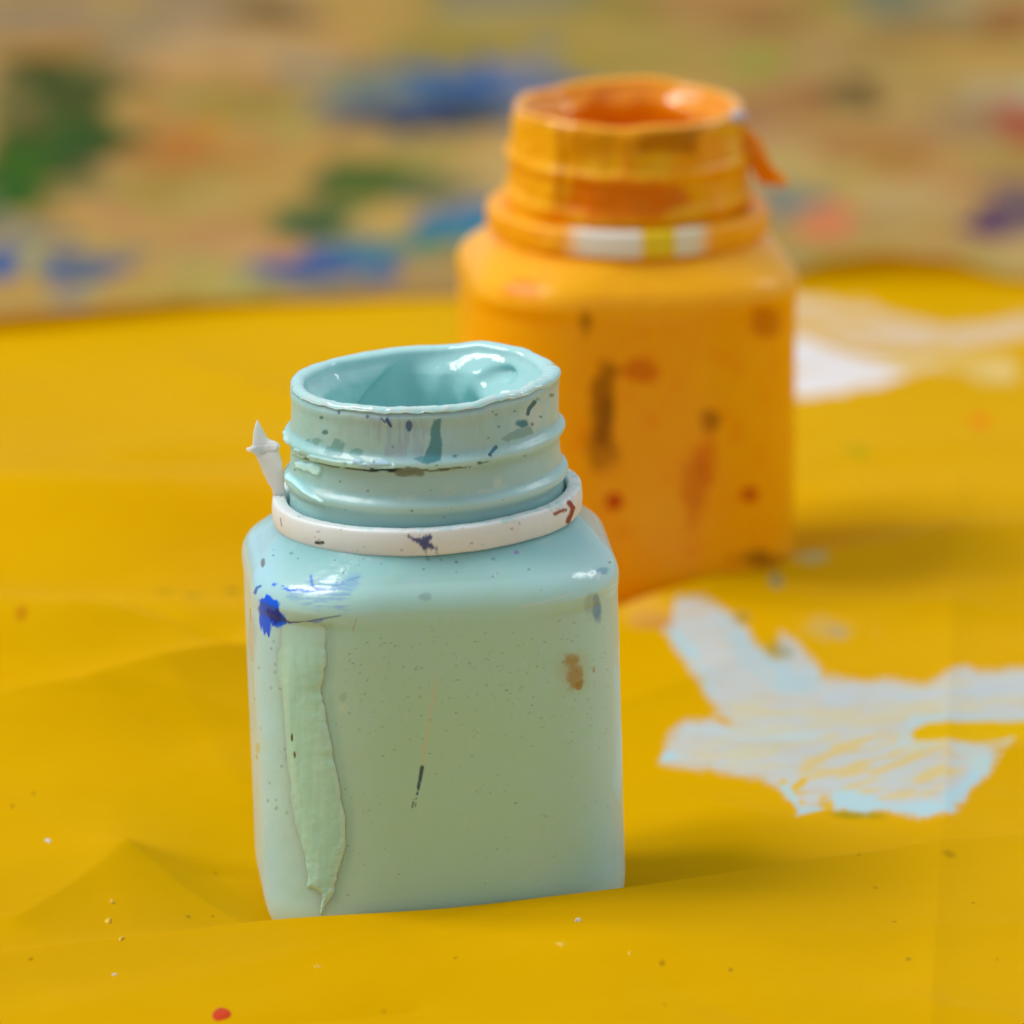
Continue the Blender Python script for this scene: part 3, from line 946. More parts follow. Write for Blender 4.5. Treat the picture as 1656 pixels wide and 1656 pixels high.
def build_front_jar():
    j = FRONT
    root = jar_root(j, 'milky aqua plastic paint jar, uncapped, with a blue smear and dried drip, nearest the viewer')
    ph = jar_angles(True)
    rng = random.Random(12)
    # ---------------- body
    V, nr, phl = body_verts(ph, j, j['yaw'])
    u, v, W = decal(V, j)
    L = V * 1000
    facing = (np.repeat(np.sin(ph)[None, :], nr, 0).ravel() < 0.2).astype(float)
    P = L.copy()
    pa = Paint(len(V), MILK)
    n1, n2 = fbm(P, 0.07, 3, 101), fbm(P, 0.5, 4, 102)
    n3 = fbm(np.stack([u, v, 0 * u], 1), 0.05, 4, 103)
    n4 = fbm(np.stack([u * 0.35, v, 0 * u], 1), 0.25, 3, 104)
    z = L[:, 2]
    # bluer shoulder, sky light put into its colour; darker teal by the neck
    pa.lay(sstep(44.6, 46.0, z) * 0.75, (0.42, 0.68, 0.70))
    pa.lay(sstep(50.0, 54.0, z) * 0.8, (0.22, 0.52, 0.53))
    pa.lay(sstep(-0.1, 0.5, n1) * 0.35 * (z < 45), (0.50, 0.62, 0.56))
    pa.lay(sstep(0.1, 0.5, n3) * 0.15, (0.55, 0.66, 0.62))
    pa.lay(sstep(0, 14, 14 - z) * 0.3, (0.56, 0.68, 0.62))
    pa.lay(sstep(490, 405, u) * facing * 0.9, (0.38, 0.70, 0.86))       # cooler light on that wall, put into its colour
    # translucent glow put into the colour: greener mid panel, paler right edge and foot
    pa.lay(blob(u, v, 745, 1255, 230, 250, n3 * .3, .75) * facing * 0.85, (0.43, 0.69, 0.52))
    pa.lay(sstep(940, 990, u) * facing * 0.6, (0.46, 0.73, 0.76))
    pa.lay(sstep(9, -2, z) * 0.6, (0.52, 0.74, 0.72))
    def lay(m, c, k=1.0, t=0.0):
        pa.lay(m * facing * k, np.array(c), t)
        pa.m = np.maximum(pa.m, np.clip(m * facing * k, 0, 1))
    blue, deep = np.array([0.0, 0.12, 0.95]), np.array([0.0, 0.03, 0.42])
    streak = fbm(np.stack([u * 0.30, v * 0.06, 0 * u], 1), 1, 3, 105)
    hstreak = fbm(np.stack([u * 0.04, v * 0.40, 0 * u], 1), 1, 3, 106)
    # blue smear on the near corner of the shoulder
    lay(area(u, v, [(505, 938), (590, 926), (580, 950), (565, 985), (500, 980), (470, 962)], 8, n3 * 8) * sstep(-.25, .25, hstreak), lin(110, 160, 215), 0.55)
    lay(area(u, v, [(423, 966), (440, 963), (456, 970), (456, 984), (466, 992), (468, 1003), (458, 1010), (444, 1010), (440, 1024), (430, 1018), (425, 1012), (424, 990)], 2, n3 * 7 + streak * 4), blue, 1.0)
    lay(area(u, v, [(436, 982), (456, 984), (464, 998), (452, 1008), (440, 1004)], 3, n3 * 6 + streak * 3), deep, 1.0)
    lay(area(u, v, [(424, 1000), (446, 1004), (440, 1026), (427, 1016)], 2, streak * 7), blue, 1.0)
    lay(stroke(u, v, [(462, 998), (476, 1004), (500, 1003), (522, 998), (556, 992)], 4.5, 0.65, 1.2), lin(40, 74, 170), 0.85)
    lay(stroke(u, v, [(475, 1006), (505, 1006), (528, 999)], 2.4, 0.2), blue, 0.7)
    lay(stroke(u + n3 * 4, v + n4 * 3, [(450, 944), (462, 948), (472, 953), (490, 951), (510, 954), (520, 950)], 4.5, 0, 1.4) * sstep(-.5, .1, n4), blue, 0.9)
    lay(stroke(u + n3 * 4, v, [(509, 930), (512, 944), (518, 950), (534, 950)], 5, 0.5, 1.6), lin(60, 110, 215), 0.8)
    lay(stroke(u, v, [(545, 941), (570, 936), (585, 931)], 1.8), lin(80, 130, 190), 0.6)
    lay(stroke(u, v, [(541, 946), (565, 942)], 1.5), lin(80, 130, 190), 0.5)
    lay(stroke(u, v, [(520, 952), (548, 951)], 2.0), lin(70, 110, 190), 0.6)
    lay(stroke(u, v, [(418, 957), (421, 949), (427, 946)], 5.5, 0.3, 1.2), lin(44, 96, 190), 0.9)
    lay(stroke(u, v, [(540, 1010), (541, 1060), (534, 1105), (544, 1160), (556, 1235), (569, 1300), (571, 1345), (562, 1400), (546, 1446)], 12, 0, 6), (0.30, 0.57, 0.49), 0.6)  # shading beside the drip, painted on the body as a darker green band
    # marks down the panel
    lay(stroke(u, v, [(709, 1090), (700, 1140), (692, 1190), (685, 1232)], 4.0, -0.3, 1.5), (0.62, 0.56, 0.36), 0.5)
    lay(stroke(u, v, [(685, 1234), (682, 1252), (679, 1266)], 6.5, 0.2, 0.9), (0.03, 0.10, 0.14), 0.95)
    lay(stroke(u, v, [(679, 1268), (676, 1282), (674, 1296)], 4.0, 0.5, 1.0) * sstep(-.2, .1, n4), (0.03, 0.10, 0.14), 0.9)
    lay(stroke(u, v, [(671, 1290), (669, 1298)], 3), lin(48, 78, 84), 0.7)
    lay(blob(u, v, 925, 1086, 12, 23, n3 * 0.9, 0.35) * sstep(-.5, .0, n2 + 0.3), (0.36, 0.20, 0.02), 0.85)
    lay(blob(u, v, 934, 1106, 6, 6, n3 * .5), (0.32, 0.16, 0.012), 0.8)
    lay(blob(u, v, 925, 1086, 26, 34, n3 * .4, .5), (0.45, 0.42, 0.22), 0.3)
    lay(blob(u, v, 959, 1080, 4, 9, n3 * .8), lin(164, 128, 52), 0.6)
    lay(blob(u, v, 963, 985, 6, 18, n3 * .8, .4), lin(88, 140, 184), 0.8)
    lay(blob(u, v, 955, 975, 9, 14, n3 * .8, .4), lin(140, 176, 184), 0.5)
    lay(blob(u, v, 968, 922, 12, 7, n3 * 1.4, .4), lin(90, 150, 190), 0.6)
    lay(blob(u, v, 966, 930, 5, 7, n3 * 1.0, .4), lin(210, 230, 236), 0.8)
    lay(blob(u, v, 835, 892, 4, 3), lin(150, 120, 190), 0.8)
    lay(stroke(u, v, [(408, 984), (409, 1002)], 4, 0.2, 1.4), lin(96, 84, 110), 0.6)
    lay(blob(u, v, 410, 1030, 9, 34, n3 * .4, .5), lin(140, 134, 150), 0.35)
    lay(blob(u, v, 430, 909, 4, 8, n3 * .4), lin(96, 74, 76), 0.8)
    lay(blob(u, v, 419, 1210, 4, 8, n3 * .8), lin(190, 180, 80), 0.6)
    lay(blob(u, v, 417, 1222, 3, 5, n3 * .8), lin(170, 150, 60), 0.6)
    lay(blob(u, v, 560, 1140, 7, 7, n3 * .5), lin(190, 214, 196), 0.7)
    lay(blob(u, v, 560, 1122, 6, 7, n3 * .5), lin(150, 180, 160), 0.5)
    lay(blob(u, v, 690, 962, 12, 7, n3 * 1.2, .4), lin(110, 140, 140), 0.4)
    lay(stroke(u, v, [(582, 997), (576, 1016)], 2.0), lin(176, 130, 140), 0.5)
    lay(stroke(u, v, [(840, 978), (890, 968), (930, 956)], 3.0, 0, 1.6), lin(210, 222, 220), 0.5)
    lay(stroke(u, v, [(560, 990), (610, 992), (660, 992)], 3.0, 0, 2), lin(190, 210, 208), 0.35)
    for _ in range(26):                                    # dark flecks under the band and across the shoulder
        cu, cv = rng.uniform(430, 985), rng.gauss(912, 16)
        r = rng.choice([1.0, 1.2, 1.5, 2.2])
        lay(blob(u, v, cu, cv, r * rng.uniform(1, 1.8), r, 0, .4), lin(52, 66, 62), rng.uniform(.35, .8))
    nrm = np.where(facing > 0)[0]
    for _ in range(420):                                   # fine scuffs, thickest in a band across the panel
        cu = rng.uniform(560, 985)
        cv = rng.uniform(990, 1440) if rng.random() < .35 else rng.gauss(1095, 48)
        dx, dy, wd = rng.uniform(-4, 4), rng.uniform(-1.4, 1.4), rng.choice([.5, .6, .8, 1.2])
        ix = nrm[(np.abs(u[nrm] - cu) < 9) & (np.abs(v[nrm] - cv) < 5)]
        if len(ix):
            d, _t = seg_dist(u[ix], v[ix], [(cu, cv), (cu + dx, cv + dy)])
            m = (1 - sstep(wd / 2 - .5, wd / 2 + .7, d)) * rng.uniform(.2, .6)
            pa.c[ix] = pa.c[ix] * (1 - m[:, None]) + lin(64, 84, 66) * m[:, None]
    for _ in range(16):                                    # hairline scratches
        cu, cv = rng.uniform(570, 970), rng.uniform(1010, 1420)
        L0, an = rng.uniform(10, 46), rng.gauss(1.75, 0.35)
        lay(stroke(u, v, [(cu, cv), (cu + L0 * math.cos(an), cv + L0 * math.sin(an))], 1.2, 0, .8), (0.60, 0.74, 0.68), rng.uniform(.2, .45))
    for _ in range(25):
        cu, cv = rng.uniform(405, 470), rng.uniform(1020, 1330)
        lay(blob(u, v, cu, cv, 2, 2.5, n3), lin(120, 130, 130), rng.uniform(.2, .5))
    V = radial_push(V, 0.03 * n2 * (z > 7) + 0.05 * n1 * sstep(8, 14, z))
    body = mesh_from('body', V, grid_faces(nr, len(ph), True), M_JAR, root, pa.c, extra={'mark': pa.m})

    # ---------------- neck with its threads
    squash = lambda a: 0.30 * np.cos(2 * (a - 0.5)) + 0.45 * fbm(np.stack([np.cos(a), np.sin(a), 0 * a], 1), 2.2, 2, 77)
    V, nr = build_neck(ph, j['yaw'], 41, 1.05, squash)
    u, v, W = decal(V, j)
    L = V * 1000
    facing = (np.repeat(np.sin(ph)[None, :], nr, 0).ravel() < 0.35).astype(float)
    facing *= np.repeat((neck_profile()[:, 2] < 2)[:, None], len(ph), 1).ravel()
    pa = Paint(len(V), (0.39, 0.63, 0.66))
    n1, n2 = fbm(L, 0.12, 3, 111), fbm(L, 0.7, 4, 112)
    n3 = fbm(np.stack([u, v, 0 * u], 1), 0.06, 4, 113)
    n4 = fbm(np.stack([u * 0.25, v, 0 * u], 1), 0.25, 3, 114)
    st = fbm(np.stack([u * 0.22, v * 0.03, 0 * u], 1), 1, 3, 115)
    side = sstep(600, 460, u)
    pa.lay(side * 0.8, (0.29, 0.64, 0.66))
    pa.lay(sstep(-0.1, 0.4, n1) * 0.5, (0.36, 0.58, 0.54))
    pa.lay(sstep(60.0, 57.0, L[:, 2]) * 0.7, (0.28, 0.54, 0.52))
    pa.lay(sstep(0.0, 0.4, st) * 0.25 * (L[:, 2] > 66), (0.52, 0.66, 0.66))
    crust, teal = np.array([0.52, 0.90, 0.94]), lin(84, 146, 156)
    lay(area(u, v, [(596, 672), (690, 676), (686, 742), (600, 742)], 10, n3 * 10) * sstep(-.35, .3, st), lin(150, 166, 190), 0.6)
    lay(area(u, v, [(704, 684), (719, 676), (715, 700), (718, 722), (716, 748), (688, 749), (697, 720)], 1.6, n3 * 4), lin(74, 136, 146), 0.9)
    lay(area(u, v, [(672, 743), (716, 738), (718, 749), (690, 750)], 1.6, n3 * 4), lin(84, 146, 150), 0.8)
    lay(stroke(u, v, [(630, 682), (636, 692)], 6, .3), lin(40, 56, 120), 0.9)
    lay(stroke(u, v, [(621, 680), (627, 686)], 3), lin(50, 66, 130), 0.8)
    lay(blob(u, v, 665, 692, 4.5, 7, n3 * .5), lin(62, 96, 138), 0.9)
    lay(blob(u, v, 599, 677, 3, 3), lin(56, 84, 120), 0.8)
    lay(blob(u, v, 553, 670, 2.5, 3), lin(50, 70, 90), 0.8)
    lay(area(u, v, [(842, 668), (862, 654), (880, 662), (870, 690), (848, 700)], 3, n3 * 5), lin(196, 206, 196), 0.6)
    lay(stroke(u, v, [(864, 653), (855, 664), (853, 672)], 7, .2), lin(52, 108, 124), 0.95)
    lay(blob(u, v, 847, 687, 10, 7, n3 * 1.0, .3), lin(66, 126, 144), 0.95)
    lay(blob(u, v, 860, 688, 3, 2.5), lin(66, 126, 144), 0.8)
    lay(area(u, v, [(812, 712), (836, 696), (858, 692), (862, 702), (842, 712), (822, 716)], 2, n3 * 4), lin(122, 160, 160), 0.8)  # patch of shadow put into the neck colour
    lay(stroke(u, v, [(802, 725), (797, 731), (792, 737)], 6.5, .3), lin(60, 116, 136), 0.95)
    lay(stroke(u, v, [(792, 737), (795, 739)], 3), lin(40, 46, 40), 0.8)
    for (cu, cv, r) in ((737, 739, 4), (530, 701, 2.5), (525, 678, 2), (832, 668, 2), (803, 673, 2), (873, 676, 2.4), (776, 750, 3), (868, 648, 4), (890, 641, 3)):
        lay(blob(u, v, cu, cv, r * 1.5, r, n3 * 1.2, .3), lin(70, 124, 130), 0.85)
    for (cu, cv, rx, ry) in ((518, 716, 10, 8), (548, 728, 16, 9), (575, 735, 12, 5)):
        lay(blob(u, v, cu, cv, rx, ry, n3 * 1.5, .3), lin(108, 164, 162), 0.8)
    # crusts of pale paint along the threads, grime in the groove
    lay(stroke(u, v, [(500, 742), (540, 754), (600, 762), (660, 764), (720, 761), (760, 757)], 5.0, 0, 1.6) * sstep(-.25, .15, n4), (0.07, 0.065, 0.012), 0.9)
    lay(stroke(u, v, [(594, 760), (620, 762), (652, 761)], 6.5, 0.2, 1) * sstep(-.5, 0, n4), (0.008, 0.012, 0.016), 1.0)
    lay(stroke(u, v, [(497, 741), (508, 744)], 5, 0.2, 1), lin(50, 64, 20), 0.9)
    lay(blob(u, v, 664, 764, 19, 7, n3 * 1.1, .3), lin(112, 126, 112), 0.9)
    lay(stroke(u, v, [(728, 760), (756, 757)], 2.5), lin(104, 96, 40), 0.7)
    lay(stroke(u, v, [(775, 751), (790, 748)], 2.2), lin(70, 80, 40), 0.7)
    lay(stroke(u, v, [(462, 716), (478, 730), (505, 741), (545, 750), (600, 756), (640, 755)], 10, .3, 1.5) * sstep(-.3, .12, n4 + n3 * 1.2), crust, 0.95, 0.28)
    lay(stroke(u, v, [(462, 702), (466, 716)], 9, 0, 2) * sstep(-.3, .1, n3), crust, 0.9, 0.3)
    lay(area(u, v, [(478, 746), (510, 752), (524, 756), (522, 764), (505, 763), (484, 756)], 1.6, n3 * 9 + n4 * 3), crust, 0.95, 0.30)
    lay(stroke(u + n3 * 4, v, [(468, 770), (478, 778), (500, 797), (526, 812)], 10, .55, 1.3), crust, 0.95, 0.35)
    lay(stroke(u + n3 * 3, v, [(466, 786), (488, 806), (528, 820)], 7, .4, 2), lin(150, 176, 164), 0.6, 0.1)
    lay(area(u, v, [(508, 788), (542, 794), (540, 806), (524, 806)], 3, n3 * 3), lin(196, 214, 208), 0.5)
    lay(stroke(u, v + n4 * 3, [(650, 808), (690, 806), (740, 800), (800, 794), (822, 788)], 8, .2, 3) * sstep(-.4, .3, n3), lin(190, 212, 206), 0.65, 0.06)
    lay(blob(u, v, 730, 789, 8, 9, n3 * .8, .4) - blob(u, v, 731, 789, 4, 5, n3 * .8, .4), lin(190, 208, 196), 0.5)
    lay(blob(u, v, 806, 781, 6, 8, n3 * .8, .5), lin(196, 214, 206), 0.6)
    for (cu, cv) in ((582, 748), (612, 750), (622, 749), (596, 756)):
        lay(blob(u, v, cu, cv, 7, 4, n3 * 1.4, .3), lin(168, 206, 226), 0.9, 0.2)
    for _ in range(26):
        cu, cv = rng.uniform(470, 910), rng.uniform(660, 840)
        r = rng.choice([1.0, 1.3, 1.8])
        lay(blob(u, v, cu, cv, r * 1.3, r, 0, .4), lin(70, 100, 96), rng.uniform(.3, .7))
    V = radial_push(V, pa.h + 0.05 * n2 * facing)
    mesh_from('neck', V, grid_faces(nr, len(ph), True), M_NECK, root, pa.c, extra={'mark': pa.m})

    # ---------------- paint over the lip and inside
    phi = np.linspace(0, 2 * math.pi, 620, endpoint=False)
    lumps = [(34, -5.6, 26, 3.2, 4.8), (10, -5.6, 18, 2.6, 3.2), (58, -3.2, 13, 2.6, 1.7), (82, -5.0, 11, 5.0, 2.0), (150, -6, 24, 3, 0.9), (30, -0.9, 26, 1.0, 0.9),
             (104, -4.5, 14, 4.0, -0.5), (40, -2.5, 9, 0.9, -2.2), (52, -2.0, 6, 1.0, 1.0), (178, -3.5, 18, 3, 0.8), (66, -7, 8, 3, 1.4), (24, -3.4, 5, 0.7, 0.9)]
    V, nr = inner_paint(phi, j['yaw'], 41, 1.05, squash, lumps)
    L = V * 1000
    pa = Paint(len(V), AQUA)
    n1 = fbm(L, 0.25, 3, 121)
    n5 = fbm(L, 1.1, 4, 122)
    pa.lay(sstep(71.3, 73.2, L[:, 2]) * 0.6, AQUA_LIGHT)
    pa.lay(sstep(71.8, 72.6, L[:, 2]) * np.tile(sstep(-0.2, -0.7, np.sin(phi)), nr) * sstep(-.3, .2, n5) * 0.6, (0.62, 0.70, 0.66))
    pa.lay(sstep(-.1, .4, n1) * 0.25, (0.42, 0.70, 0.71))
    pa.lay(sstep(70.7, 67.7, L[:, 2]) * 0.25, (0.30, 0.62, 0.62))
    lip = np.hypot(L[:, 0], L[:, 1]) > 16.1
    V = V + np.stack([0 * n5, 0 * n5, n5 * 0.00016 * lip * sstep(0.3, -0.5, np.tile(np.sin(phi), nr))], 1)
    paint = mesh_from('wet_paint', V, grid_faces(nr, len(phi), True), M_WET, root, pa.c)

    # ---------------- tamper band, tilted a little on the neck
    V, nr = ring_verts(ph, j['yaw'], 20.75, 18.85, 53.9, 57.5, 55, tilt=0.35)
    u, v, W = decal(V, j)
    L = V * 1000
    facing = (np.repeat(np.sin(ph)[None, :], nr, 0).ravel() < 0.3).astype(float)
    pa = Paint(len(V), (0.74, 0.79, 0.81))
    n3 = fbm(np.stack([u, v, 0 * u], 1), 0.07, 4, 131)
    st = fbm(np.stack([u * 0.25, v * 0.05, 0 * u], 1), 1, 3, 132)
    pa.lay(sstep(0.1, .5, fbm(L, .3, 3, 133)) * .3, (0.70, 0.66, 0.62))
    lay(sstep(57.0, 57.4, L[:, 2]) * sstep(0.05, .3, fbm(L, .9, 4, 134)), (0.46, 0.70, 0.70), 0.7, 0.06)
    red = np.array([0.25, 0.018, 0.006])
    lay(stroke(u + n3 * 3, v, [(918, 813), (925, 822), (922, 832), (918, 843)], 8.5, .1, 1.3), red, 0.95, 0.1)
    lay(stroke(u + n3 * 3, v + n3 * 2, [(897, 831), (904, 826), (913, 824)], 6, .1, 1.3) * sstep(-.6, -.1, n3), red, 0.9, 0.1)
    lay(area(u, v, [(660, 866), (684, 868), (706, 864), (698, 876), (708, 886), (690, 884), (676, 880)], 2, n3 * 7 + st * 5), np.array([0.012, 0.03, 0.20]), 0.9)
    lay(area(u, v, [(676, 876), (706, 874), (712, 896), (690, 892)], 4, st * 10 - 3), lin(86, 92, 130), 0.6)
    lay(stroke(u, v, [(516, 877), (527, 877)], 5, 0, 1) * sstep(-.6, -.1, n3 + .2), lin(28, 36, 44), 0.95)
    lay(stroke(u, v, [(457, 838), (459, 850)], 2), lin(80, 74, 80), 0.7)
    lay(stroke(u, v, [(455, 794), (456, 802)], 3), lin(110, 100, 100), 0.6)
    for _ in range(60):
        cu, cv = rng.uniform(450, 935), rng.uniform(800, 900)
        r = rng.choice([.9, 1.1, 1.5])
        lay(blob(u, v, cu, cv, r * rng.uniform(1, 2.5), r, 0, .4), lin(110, 92, 84), rng.uniform(.25, .6))
    V = radial_push(V, pa.h)
    ring = mesh_from('tamper_ring', V, grid_faces(nr, len(ph), True), M_RING, root, pa.c, extra={'mark': pa.m})
    ring['label'] = 'white tamper band with red and navy specks and a torn tab'

    # ---------------- torn tab standing up from the band
    Mi = jar_matrix(j).inverted()
    base = j['ref']
    k = FPX / j['depth']
    def photo_to_local(uu, vv, depth):
        # a point of the plane through the jar's axis that faces the viewer
        x = base[0] + (uu - j['uv'][0]) / k
        y0 = 0.0005
        z = base[2] + ((j['uv'][1] - vv) / k - (y0 - base[1]) * SP) / CP
        h = max(0.0, (800 - vv) / 100.0)
        return Mi @ Vector((x, y0 + depth + 0.0022 * h * h + 0.0006 * math.sin(uu * 0.12) * h, z))
    pts = [(462, 822), (446, 806), (441, 789), (435, 782), (428, 767), (423, 756), (418, 745), (414.5, 737), (409, 732), (401, 731), (400, 728), (406, 727), (410, 723),
           (410.5, 712), (411.5, 702), (414, 694), (417, 688), (420, 692), (424.6, 700.6), (428, 708), (432, 714), (441, 719), (449, 720), (455, 724), (451, 728), (453, 736),
           (456.5, 748), (459, 760), (460.5, 772), (461.5, 788), (466, 806)]
    rj = random.Random(3)
    pts = [(p[0] * (1 - f) + q[0] * f + rj.uniform(-.7, .7), p[1] * (1 - f) + q[1] * f + rj.uniform(-.7, .7)) for p, q in zip(pts, pts[1:] + pts[:1]) for f in (0, .5)]
    tab = extruded('torn_tab', [(a, -b) for a, b in pts], 1.0, M_RING, ring,
                   lambda a, b, c: photo_to_local(a, -b, (c - 0.5) * 0.0009), bevel=0.12, col=(0.80, 0.785, 0.78))
    # a raised sliver where the tab was bent over
    rid = [(409, 726), (416, 722), (426, 724), (438, 722), (450, 722), (450, 727), (436, 733), (424, 737), (414, 734)]
    extruded('torn_edge', [(a, -b) for a, b in rid], 1.0, M_RING, ring,
             lambda a, b, c: photo_to_local(a, -b, (c - 0.95) * 0.0009), bevel=0.12, col=(0.82, 0.81, 0.80))

    # ---------------- long dried drip down the near corner
    me = body.data
    bv = [Vector(x) for x in (W0 for W0 in np.array([vv.co[:] for vv in me.vertices]) @ np.array(jar_matrix(j))[:3, :3].T + np.array(jar_matrix(j))[:3, 3])]
    tree = BVHTree.FromPolygons(bv, [p.vertices[:] for p in me.polygons])
    view = Vector((0, CP, -SP))
    out = [(457, 1012), (456, 1040), (456, 1100), (458, 1160), (464, 1220), (472, 1280), (482, 1330), (494, 1375), (500, 1405), (499, 1428), (508, 1432), (521, 1440), (522, 1462),
           (521, 1478), (526, 1470), (530, 1458), (538, 1446), (546, 1428), (553, 1400), (559, 1375), (563, 1345), (562, 1310), (556, 1280), (549, 1240), (541, 1195), (534, 1160), (529, 1128),
           (524, 1108), (530, 1085), (533, 1060), (532, 1020), (528, 1008), (510, 1002), (480, 1004)]
    us = np.arange(446, 575, 1.1)
    vs = np.arange(966, 1486, 1.25)
    U, VV = np.meshgrid(us, vs)
    uu, vv = U.ravel(), VV.ravel()
    nn = fbm(np.stack([uu, vv, 0 * uu], 1), 0.05, 4, 141)
    nf = fbm(np.stack([uu, vv, 0 * uu], 1), 0.22, 3, 142)
    ns = fbm(np.stack([uu * 0.10, vv * 0.012, 0 * uu], 1), 1, 3, 143)
    sd = poly_sd(uu, vv, smooth_line(out, 4)) + nn * 3 + nf * 1.4 * sstep(1300, 1440, vv)
    edge, tpos = seg_dist(uu, vv, out[13:32])
    edge2, _ = seg_dist(uu, vv, out[0:13])
    th = 0.50 * (1 - np.exp(-np.maximum(sd, 0) / 7.0)) - 0.06 * (sd < 0.6)
    th += 0.08 * np.exp(-((edge - 3.0) / 3.5) ** 2) * sstep(0, 1.5, sd)
    th *= 1 - 0.97 * sstep(22, 2, edge2) * sstep(1440, 1250, vv)
    th += 0.05 * ns + 0.04 * nn
    th += (0.20 * np.abs(nf)) * sstep(1320, 1420, vv) * sstep(20, 0, edge)
    th *= sstep(1000, 1090, vv) * 0.95 + 0.05
    V, ok = np.zeros((len(uu), 3)), np.zeros(len(uu), bool)
    Mi3 = Mi
    for i in range(len(uu)):
        if sd[i] < -2:
            continue
        a, b = (uu[i] - j['uv'][0]) / k, (j['uv'][1] - vv[i]) / k
        o = Vector(base) + Vector((a, 0, 0)) + Vector((0, SP, CP)) * b - view * 0.2
        loc, nor, idx, dist = tree.ray_cast(o, view)
        if loc is None:
            continue
        if nor.dot(view) > 0:
            nor = -nor
        V[i] = (Mi3 @ (loc + nor * th[i] * MM))[:]
        ok[i] = True
    F = grid_faces(len(vs), len(us))
    keep = ok[F].all(1) & (sd[F] > -0.3).all(1)
    F = F[keep][:, ::-1]
    used = np.unique(F)
    remap = np.full(len(V), -1)
    remap[used] = np.arange(len(used))
    pc = Paint(len(V), (0.39, 0.70, 0.59))
    pc.lay(sstep(-.1, .4, ns) * .35, (0.46, 0.71, 0.64))
    pc.lay(sstep(.05, .4, -ns) * .4, (0.33, 0.62, 0.58))
    pc.lay(sstep(5, 1.5, edge) * .6, (0.56, 0.82, 0.74))
    pc.lay(sstep(9, 2, edge) * .5 * sstep(1150, 1300, vv), (0.55, 0.76, 0.66))
    pc.lay(sstep(.2, .5, nn) * .25, (0.36, 0.60, 0.54))
    pc.lay(sstep(16, 2, edge2) * sstep(1440, 1250, vv) * 0.6, MILK)
    pc.lay(sstep(1075, 1012, vv) * 0.8, MILK * 0.96)
    pc.lay(blob(uu, vv, 481, 1186, 2, 6, nf * .4), lin(74, 80, 50))
    pc.lay(blob(uu, vv, 485, 1214, 2, 5, nf * .4), lin(96, 96, 60))
    mesh_from('paint_drip', V[used], remap[F], M_DRIP, root, pc.c[used])
    return root

